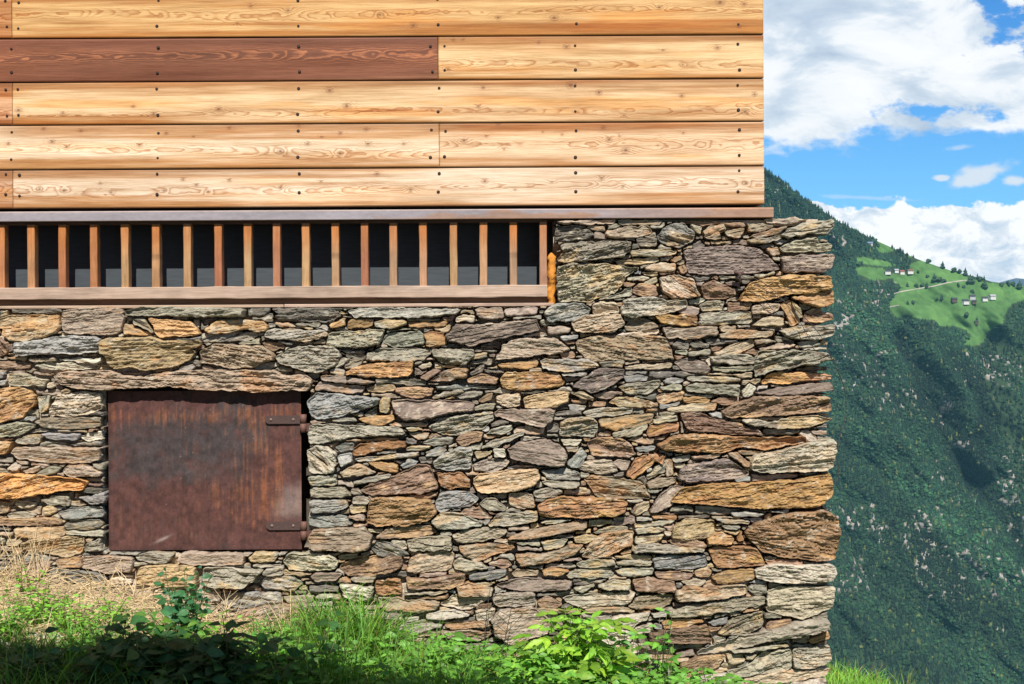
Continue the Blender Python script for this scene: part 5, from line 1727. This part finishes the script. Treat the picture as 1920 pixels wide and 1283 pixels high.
for i, (a, b, wpx, rc, wc, lb) in enumerate(FH):
    q = hit(a, b)
    k = (q[1] - CAMY) / FPX
    L, H, Dp = wpx * k * .66, wpx * k * .25, wpx * k * .42
    root = empty("farmhouse", q + np.array((0, -Dp / 2 - 1, -.5)))
    tag(root, lb, "house", "farmhouses on the mountain pasture")
    hb_ = MB()
    hb_.add([(-L/2, -Dp/2, -4), (L/2, -Dp/2, -4), (L/2, Dp/2, -4), (-L/2, Dp/2, -4), (-L/2, -Dp/2, H), (L/2, -Dp/2, H), (L/2, Dp/2, H), (-L/2, Dp/2, H), (-L/2, 0, H * 1.55), (L/2, 0, H * 1.55)],
            [(0,1,5,4), (1,2,6,9,5), (2,3,7,6), (3,0,4,8,7)], WC[wc])
    hb_.build("wall", M_plain).parent = root
    rb_ = MB(); e_ = .9
    for sg in (-1, 1):
        y0_, z0_ = sg * (Dp / 2 + e_), H - e_ * .8
        y1_, z1_ = 0, H * 1.55 + .25
        rb_.add([(-L/2 - e_, y0_, z0_), (L/2 + e_, y0_, z0_), (L/2 + e_, y1_, z1_), (-L/2 - e_, y1_, z1_), (-L/2 - e_, y0_, z0_ + .5), (L/2 + e_, y0_, z0_ + .5), (L/2 + e_, y1_, z1_ + .5), (-L/2 - e_, y1_, z1_ + .5)],
                [(0,3,2,1),(4,5,6,7),(0,1,5,4),(1,2,6,5),(3,0,4,7)], RC[rc])
    rb_.build("roof", M_plain).parent = root
    for wx in (-.28, 0.02, .3):
        wb = MB(); wb.box((L * wx - .7, -Dp/2 - .08, H * .35), (L * wx + .7, -Dp/2 + .05, H * .35 + 1.7), (.04, .04, .05))
        wb.build("window", M_plain).parent = root
    root.rotation_euler = (0, 0, (-.25, .1, .3, -.1)[i % 4])

# ------------------------------------------------------------------ the house across the lane, behind the camera: its shade falls on the foreground
nh = empty("neighbour_house", (-4.5, -12.5, 0))
tag(nh, "tall plastered house across the lane whose shadow falls on the foreground", "house")
EY, EZ = -8.6, 0.12 + (8.6 - 0.82) * math.tan(math.radians(SUN_EL))
b = MB(); b.box((-16, -17.5, -1), (0.55, EY - .55, EZ - .35), (.46, .43, .38)); b.build("wall", M_plain, nh)
b = MB()
for ya, za_, yb2, zb2 in ((EY, EZ - .12, -13.2, EZ + 2.3), (-17.9, EZ - .12, -13.2, EZ + 2.3)):
    b.add([(-16.5, ya, za_), (0.95, ya, za_), (0.95, yb2, zb2), (-16.5, yb2, zb2), (-16.5, ya, za_ + .12), (0.95, ya, za_ + .12), (0.95, yb2, zb2 + .12), (-16.5, yb2, zb2 + .12)],
          [(0,3,2,1),(4,5,6,7),(0,1,5,4),(1,2,6,5),(2,3,7,6),(3,0,4,7)], (.14, .12, .11))
b.build("roof", M_plain, nh)
for wx in (-13, -10, -7, -4, -1.5):
    for wz in (1.2, 3.9, 6.4):
        b = MB(); b.box((wx - .5, EY - .56, wz), (wx + .5, EY - .53, wz + 1.3), (.05, .05, .06)); b.build("window", M_plain, nh)
# ------------------------------------------------------------------ grass, straw and plants at the foot of the wall
def blades(mb, base, height, lean, az, width, cols, segs=4, curl=1.0):
    """many tapering blades in one go"""
    n = len(height)
    d = np.stack([np.cos(az), np.sin(az)], 1)
    sd_ = np.stack([-np.sin(az), np.cos(az)], 1)
    tw = rng.uniform(-1.2, 1.2, n)
    wd = np.stack([np.cos(az + math.pi / 2 + tw), np.sin(az + math.pi / 2 + tw)], 1)
    Vv = np.zeros((n, segs + 1, 2, 3))
    for k in range(segs + 1):
        t = k / segs
        hz = height * (t - lean * .55 * curl * t ** 2.4)
        out = height * lean * (t ** 1.7)
        c = base + np.concatenate([d * out[:, None], hz[:, None]], 1)
        w = width * (1 - t ** 1.6) * .5 + .0002
        Vv[:, k, 0, :2] = c[:, :2] - wd * w[:, None]; Vv[:, k, 1, :2] = c[:, :2] + wd * w[:, None]
        Vv[:, k, 0, 2] = c[:, 2]; Vv[:, k, 1, 2] = c[:, 2]
    m_ = (segs + 1) * 2
    f = []
    for k in range(segs):
        f.append((k * 2, k * 2 + 1, k * 2 + 3, k * 2 + 2))
    f = np.array(f)
    F = (f[None] + (np.arange(n) * m_)[:, None, None]).reshape(-1, 4)
    tt = np.repeat(np.linspace(0, 1, segs + 1), 2)
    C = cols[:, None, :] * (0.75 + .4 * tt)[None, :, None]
    mb.add(Vv.reshape(-1, 3), [tuple(r) for r in F.tolist()], np.clip(C.reshape(-1, 3), .005, .9), 0, True)

def green(n, warm=0.0):
    c = np.array((.165, .36, .05)) * rng.uniform(.45, 1.45, (n, 1))
    dry = rng.random(n) < .06; c[dry] = np.array((.38, .30, .14)) * rng.uniform(.6, 1.1, (int(dry.sum()), 1))
    c[:, 0] *= rng.uniform(.75, 1.25, n) + warm; c[:, 2] *= rng.uniform(.5, 1.5, n)
    return c
def spawn(n, fx, fy):
    x = fx(n); y = fy(n)
    return x, y
ga = MB()
def grass_patch(n, x0, x1, y0, y1, h0, h1, lean=(.2, .9), w=(.004, .009), dens=None, tuft=.05, az=None, warm=0.0, gain=1.0):
    nt = max(1, n // 14)
    tx = rng.uniform(x0, x1, nt); ty = rng.uniform(y0, y1, nt)
    if dens is not None:
        k = rng.random(nt) < dens(tx, ty); tx, ty = tx[k], ty[k]; nt = len(tx)
    if nt == 0: return
    i = rng.integers(0, nt, n)
    ang = rng.uniform(0, 6.28, n); r = tuft * np.sqrt(rng.random(n))
    x = tx[i] + r * np.cos(ang); y = np.minimum(ty[i] + r * np.sin(ang), -.03 if y1 < 0 else 9)
    th = rng.uniform(.7, 1.3, nt)
    z = ground_z(x, y)
    a = ang + rng.normal(0, .7, n) if az is None else rng.normal(az, .8, n)
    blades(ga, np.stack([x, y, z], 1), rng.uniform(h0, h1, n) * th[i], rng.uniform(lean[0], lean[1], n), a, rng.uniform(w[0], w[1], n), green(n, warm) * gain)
# the lush clump against the wall and the rank grass along its foot
grass_patch(1300, -.88, -.58, -.34, -.06, .14, .34, (.3, 1.1), (.004, .009), None, .06)
grass_patch(500, -1.05, -.85, -.45, -.15, .06, .16, (.2, .9))
grass_patch(3800, -1.15, .15, -.85, -.10, .05, .16, (.3, 1.2), (.0035, .010), None, .07)
grass_patch(1600, -.6, .9, -.45, -.05, .05, .14, (.3, 1.2), (.0035, .010), None, .06)
grass_patch(4500, -2.6, .5, -1.75, -.75, .06, .22, (.3, 1.1), (.004, .008), None, .08)
grass_patch(900, -2.6, -1.1, -1.0, -.3, .04, .12, (.3, 1.0), (.003, .006), lambda x, y: .5 + .5 * np.tanh(4 * fb2(x * 3, y * 3, 5., 2)), .06)
grass_patch(1500, .2, 1.5, -.9, -.08, .05, .16, (.3, 1.1), (.0035, .010), None, .06)
# tall thin stalks in front, partly in shade
grass_patch(260, -1.05, -.2, -1.0, -.55, .22, .40, (.1, .5), (.002, .005), None, .05)
# the sunny bank past the corner
grass_patch(9000, 1.47, 3.4, -.5, 1.9, .05, .13, (.2, .9), (.004, .009), None, .07, None, .1, 1.35)
grass_patch(260, 1.5, 3.0, .2, 1.6, .13, .24, (.1, .5), (.0016, .003), None, .1, None, .3)
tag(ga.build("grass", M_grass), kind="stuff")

# flower heads of the long grass past the corner
# dry straw lying on the bank and leaning on the wall
sb = MB()
def straw(n, x0, x1, y0, y1, L0, L1, up=(0, .35), zoff=.004):
    x = rng.uniform(x0, x1, n); y = rng.uniform(y0, y1, n)
    z = ground_z(x, y) + rng.uniform(0, .035, n) + zoff
    az = rng.uniform(0, 6.28, n); el = rng.uniform(up[0], up[1], n); L = rng.uniform(L0, L1, n)
    for k in range(n):
        d = np.array((math.cos(az[k]) * math.cos(el[k]), math.sin(az[k]) * math.cos(el[k]), math.sin(el[k])))
        p0 = np.array((x[k], y[k], z[k])); p2 = p0 + d * L[k]
        p1 = (p0 + p2) / 2 + np.array((0, 0, L[k] * rng.uniform(-.02, .12)))
        for p in (p0, p1, p2):
            p[1] = min(p[1], -.045)
        s = np.cross(d, (0.2, -.7, .7)); s = s / (np.linalg.norm(s) + 1e-9) * rng.uniform(.0009, .0019)
        c = np.array((.62, .47, .27)) * rng.uniform(.6, 1.15)
        sb.add([p0 - s, p0 + s, p1 - s, p1 + s, p2 - s * .5, p2 + s * .5], [(0, 1, 3, 2), (2, 3, 5, 4)], c)
straw(2700, -2.75, -1.0, -.75, -.05, .05, .16)
straw(1100, -1.2, -.7, -.5, -.06, .04, .12)
straw(120, -2.6, -2.1, -.22, -.07, .12, .26, (.5, 1.4))
straw(70, -1.9, -1.2, -.25, -.07, .08, .18, (.4, 1.2))
straw(260, -2.5, -1.0, -1.0, -.6, .05, .12, (.2, 1.2))
straw(120, -1.05, -.6, -.3, -.07, .10, .22, (.4, 1.3))
tag(sb.build("dry_grass", M_straw), "pale dry straw strewn over the bank below the hatch", None, None, "stuff")

def leaf(mb, base, d, nrm, L, Wd, col, fold=.25, droop=.25, lobes=False):
    """a folded leaf with a midrib: five stations, two halves"""
    d = np.asarray(d, float); d /= np.linalg.norm(d) + 1e-9
    nrm = np.asarray(nrm, float); nrm = nrm - d * (nrm @ d); nrm /= np.linalg.norm(nrm) + 1e-9
    s = np.cross(d, nrm)
    st = ((0, .04), (.18, .62), (.42, 1.0), (.70, .72), (.88, .32), (1.0, .0))
    vs = []
    for t, w in st:
        c = base + d * L * t - nrm * (droop * L * t * t)
        h = Wd * .5 * w
        vs += [c - s * h + nrm * fold * h, c, c + s * h + nrm * fold * h]
    fs = []
    for k in range(len(st) - 1):
        a = k * 3
        fs += [(a, a + 1, a + 4, a + 3), (a + 1, a + 2, a + 5, a + 4)]
    cc = np.tile(col, (len(vs), 1)); cc[1::3] *= 1.22
    mb.add(vs, fs, np.clip(cc, .005, .8), 0, True)

def rv(s=1.0): return rng.normal(0, s, 3)
def stem_curve(p, d, L, n=7, bend=.3, grav=-.1):
    pts = [np.array(p, float)]; d = np.array(d, float); d /= np.linalg.norm(d)
    for k in range(n):
        d = d + rv(bend / n) + np.array((0, 0, grav / n)); d /= np.linalg.norm(d)
        pts.append(pts[-1] + d * L / n)
    return np.array(pts)
def plant(name, label, cat, base, stems, L, spread, lf, colr, per=9, pinn=0, group=None, lean=(0, 0), up_n=(0, -.5, .85), leafw=.5, bend=.5, grav=-.15, start=.3, rad=.003, foot=.015):
    base = np.array(base, float)
    base[2] = float(ground_z(base[0], base[1]))
    root = empty(name, base)
    tag(root, label, cat, group)
    sm, fm_ = MB(), MB()
    for k in range(stems):
        a = rng.uniform(0, 6.28); e = rng.uniform(.15, 1) * spread
        d = np.array((math.cos(a) * e + lean[0], math.sin(a) * e + lean[1], 1.0))
        pts = stem_curve(rv(1) * np.array((foot, min(foot, .05), 0)), d, L * rng.uniform(.6, 1.1), 8, bend, grav)
        sm.tube(pts, np.linspace(rad, rad * .4, len(pts)), np.array((.10, .13, .045)) * rng.uniform(.6, 1.2), 5)
        for j in range(per):
            t = start + (1 - start) * (j + rng.random()) / per
            i = min(int(t * 8), 7); p = pts[i] + (pts[i + 1] - pts[i]) * (t * 8 - i)
            a2 = j * 2.4 + rng.uniform(-.5, .5)
            dd = np.array((math.cos(a2), math.sin(a2), rng.uniform(-.1, .55)))
            sz = lf * rng.uniform(.6, 1.2) * (1.1 - .35 * t)
            col = np.array(colr) * rng.uniform(.65, 1.35) * np.array((rng.uniform(.85, 1.2), 1, rng.uniform(.7, 1.3)))
            nr_ = np.array(up_n) + rv(.35)
            if pinn:
                # compound leaf: leaflets in pairs on a thin stalk
                rl = sz * 2.1
                rp = stem_curve(p, dd, rl, 5, .3, -.35)
                sm.tube(rp, np.linspace(.0016, .0008, len(rp)), np.array((.10, .16, .045)), 4)
                for q in range(pinn):
                    tq = .28 + .62 * q / max(1, pinn - 1); iq = min(int(tq * 5), 4)
                    pp = rp[iq] + (rp[iq + 1] - rp[iq]) * (tq * 5 - iq); ax = rp[iq + 1] - rp[iq]; ax = ax / np.linalg.norm(ax)
                    sd_ = np.cross(ax, (0, 0, 1)); sd_ /= np.linalg.norm(sd_) + 1e-9
                    for sg in (-1, 1):
                        leaf(fm_, pp, ax * .6 + sd_ * sg + rv(.12), nr_ + rv(.2), sz * rng.uniform(.8, 1.1), sz * leafw, col * rng.uniform(.85, 1.15), .3, .3)
                ax = rp[-1] - rp[-2]
                leaf(fm_, rp[-1], ax / np.linalg.norm(ax), nr_, sz * 1.15, sz * leafw, col, .3, .3)
            else:
                pe = p + dd / np.linalg.norm(dd) * sz * .25
                sm.tube([p, pe], [.0013, .0009], np.array((.10, .15, .045)), 4)
                leaf(fm_, pe, dd + rv(.15), nr_, sz, sz * leafw, col, .2, .3)
    s_ = sm.build("stem", M_plain); s_.parent = root
    f_ = fm_.build("foliage", M_leaf); f_.parent = root
    return root
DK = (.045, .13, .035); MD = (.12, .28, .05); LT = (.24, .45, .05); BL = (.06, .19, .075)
def at(px, y): return float(P(px, 1200, y)[0])
# the big shaded bush at bottom left, several shoots deep
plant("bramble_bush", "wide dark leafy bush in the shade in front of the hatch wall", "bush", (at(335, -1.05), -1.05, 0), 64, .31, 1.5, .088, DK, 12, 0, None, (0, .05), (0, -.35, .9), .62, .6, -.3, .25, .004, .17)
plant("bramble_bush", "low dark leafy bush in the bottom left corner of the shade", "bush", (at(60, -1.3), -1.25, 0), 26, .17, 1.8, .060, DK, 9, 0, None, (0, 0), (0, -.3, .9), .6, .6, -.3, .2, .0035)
plant("leafy_shoot", "upright blue green shoots with small oval leaves rising above the dark bush", "plant", (at(345, -.62), -.62, 0), 15, .35, .42, .052, BL, 11, 0, None, (0, 0), (0, -.75, .6), .62, .35, 0, .35, .0028)
plant("nettle_plant", "sunlit broad leaved plant between the dark bush and the blue green shoots", "plant", (at(330, -.82), -.80, 0), 13, .26, .9, .08, MD, 8, 0, None, (0, 0), (0, -.3, .9), .55, .5, -.25, .35)
# weeds on the straw bank
plant("weed", "bright green weed growing in pale straw at the far left", "plant", (at(75, -.55), -.55, 0), 20, .22, 1.2, .030, (.20, .42, .05), 13, 0, None, (0, 0), (0, -.5, .8), .5, .5, -.1, .15, .0014)
plant("weed", "feathery green weed on the straw below the left edge of the hatch", "plant", (at(140, -.62), -.62, 0), 24, .22, 1.3, .030, (.20, .42, .05), 13, 0, None, (0, 0), (0, -.5, .8), .45, .5, -.1, .15, .0014)
plant("weed", "small thin weed between the straw and the dark bush", "plant", (at(200, -.5), -.45, 0), 8, .17, 1.0, .026, (.20, .42, .05), 11, 0, None, (0, 0), (0, -.5, .8), .45, .5, -.1, .15, .0013)
plant("weed", "pale green seedling highest up on the straw bank by the wall", "plant", (at(45, -.3), -.28, 0), 5, .17, .7, .032, (.20, .42, .05), 8, 0, None, (0, 0), (0, -.5, .8), .55, .4, -.1, .2, .0014)
plant("weed", "yellow green weed in front of the stones right of the dark bush", "plant", (at(430, -.6), -.6, 0), 10, .22, 1.0, .034, (.20, .42, .05), 9, 0, None, (0, 0), (0, -.5, .8), .5, .5, -.1, .2, .0014)
plant("weed", "low mixed green weed in front of the gravel at the far left", "plant", (at(15, -.8), -.8, 0), 24, .20, 1.3, .032, (.16, .36, .05), 12, 0, None, (0, 0), (0, -.5, .8), .5, .5, -.1, .15, .0014)
plant("weed", "bushy green weed filling the gap right of the gravel", "plant", (at(165, -.85), -.85, 0), 22, .18, 1.3, .032, (.14, .33, .05), 12, 0, None, (0, 0), (0, -.5, .8), .5, .5, -.1, .15, .0014)
plant("weed", "tangled green weed between the dark bush and the tall grass", "plant", (at(480, -.72), -.72, 0), 22, .24, 1.0, .036, (.13, .32, .05), 11, 0, None, (0, 0), (0, -.5, .8), .5, .5, -.1, .15, .0016)
plant("weed", "leafy green weed at the wall foot right of the tall grass", "plant", (at(800, -.4), -.4, 0), 16, .20, 1.0, .034, (.15, .36, .05), 10, 0, None, (0, 0), (0, -.5, .8), .5, .5, -.1, .15, .0016)
plant("weed", "soft green weed below the bare dead stems", "plant", (at(910, -.4), -.42, 0), 16, .20, 1.0, .034, (.13, .33, .05), 10, 0, None, (0, 0), (0, -.5, .8), .5, .5, -.1, .15, .0016)
plant("dock_plant", "long dock leaves standing in the grass right of the dark bush", "plant", (at(545, -.78), -.8, 0), 6, .18, .5, .10, (.07, .17, .035), 3, 0, None, (0, 0), (.3, -.7, .5), .28, .3, 0, .2, .003)
# lime green sapling right of the middle, with compound leaves
plant("ash_seedling", "lime green sapling with paired pointed leaves in full sun", "plant", (at(1070, -.33), -.33, 0), 12, .34, .50, .088, LT, 7, 2, None, (0, -.05), (0, -.6, .75), .40, .4, -.1, .30, .0035)
plant("ash_seedling", "low spreading green seedling at the left foot of the lime green sapling", "plant", (at(985, -.45), -.45, 0), 14, .22, 1.0, .055, (.20, .42, .05), 5, 1, None, (0, 0), (0, -.5, .8), .42, .4, -.2, .3, .003)
plant("leafy_shoot", "thin shoots with a few sharp green leaves right of the lime green sapling", "plant", (at(1238, -.22), -.22, 0), 8, .36, .28, .066, (.15, .36, .06), 5, 0, None, (0, 0), (0, -.8, .5), .42, .35, 0, .3, .0028)
plant("leafy_shoot", "lone small leaves at the wall foot below the long pale corner stone", "plant", (at(1335, -.2), -.2, 0), 4, .17, .5, .05, (.14, .34, .06), 4, 0, None, (0, 0), (0, -.8, .5), .42, .35, 0, .4, .0024)
plant("leafy_shoot", "bushy green stems low between the sapling and the sharp leaved shoots", "plant", (at(1165, -.28), -.28, 0), 14, .28, .6, .058, (.16, .36, .055), 6, 0, None, (0, 0), (0, -.7, .6), .5, .35, -.1, .25, .0028)
# thin dry stems against the wall
for q, h, lb in ((905, .40, "thin bare dark stem of a dead weed leaning on the pale stones"), (940, .33, "short branching dead stem beside the taller bare one")):
    base = np.array((at(q, -.2), -.2, 0.0)); base[2] = float(ground_z(base[0], base[1]))
    root = empty("dead_stem", base); tag(root, lb, "plant")
    b = MB(); pts = stem_curve((0, 0, 0), (.05, .1, 1), h, 9, .35, 0); b.tube(pts, np.linspace(.0032, .001, len(pts)), (.055, .05, .04), 5)
    b.build("stem", M_plain).parent = root
    b = MB()
    for k in (3, 4, 5, 6, 7):
        for sg in (-1, 1):
            b.tube(stem_curve(pts[k], (sg * .9, rng.uniform(-.3, .1), .7), h * rng.uniform(.15, .4), 5, .4, 0), np.linspace(.0016, .0007, 6), (.06, .06, .04), 4)
    b.build("twig", M_plain).parent = root
# small broad leaves creeping through the foreground grass
gcv = MB()
for _ in range(3600):
    x = rng.uniform(-1.0, 1.25); y = rng.uniform(-1.2, -.12)
    if x < -.3 and y > -.45 and rng.random() < .7: continue
    z = float(ground_z(x, y)) + rng.uniform(.01, .15)
    a = rng.uniform(0, 6.28)
    leaf(gcv, np.array((x, y, z)), (math.cos(a), math.sin(a), rng.uniform(-.1, .5)), np.array((0, -.5, .8)) + rv(.3), rng.uniform(.022, .062), rng.uniform(.012, .03), np.array((.145, .34, .05)) * rng.uniform(.6, 1.4), .2, .3)
tag(gcv.build("ground_cover", M_leaf), kind="stuff")

# ------------------------------------------------------------------ the air in the valley
hz = MB()
hz.box((-3100, -70, -800), (3600, 4300, 640), (1, 1, 1))
mt, T = material("valley_air")
vol = T.node('ShaderNodeVolumePrincipled', Density=HAZE)
vol.inputs['Color'].default_value = (.28, .72, .92, 1)
vol.inputs['Anisotropy'].default_value = 0.0
T.node('ShaderNodeOutputMaterial', Volume=vol.outputs[0])
tag(hz.build("haze", mt), kind="stuff")
print("done")
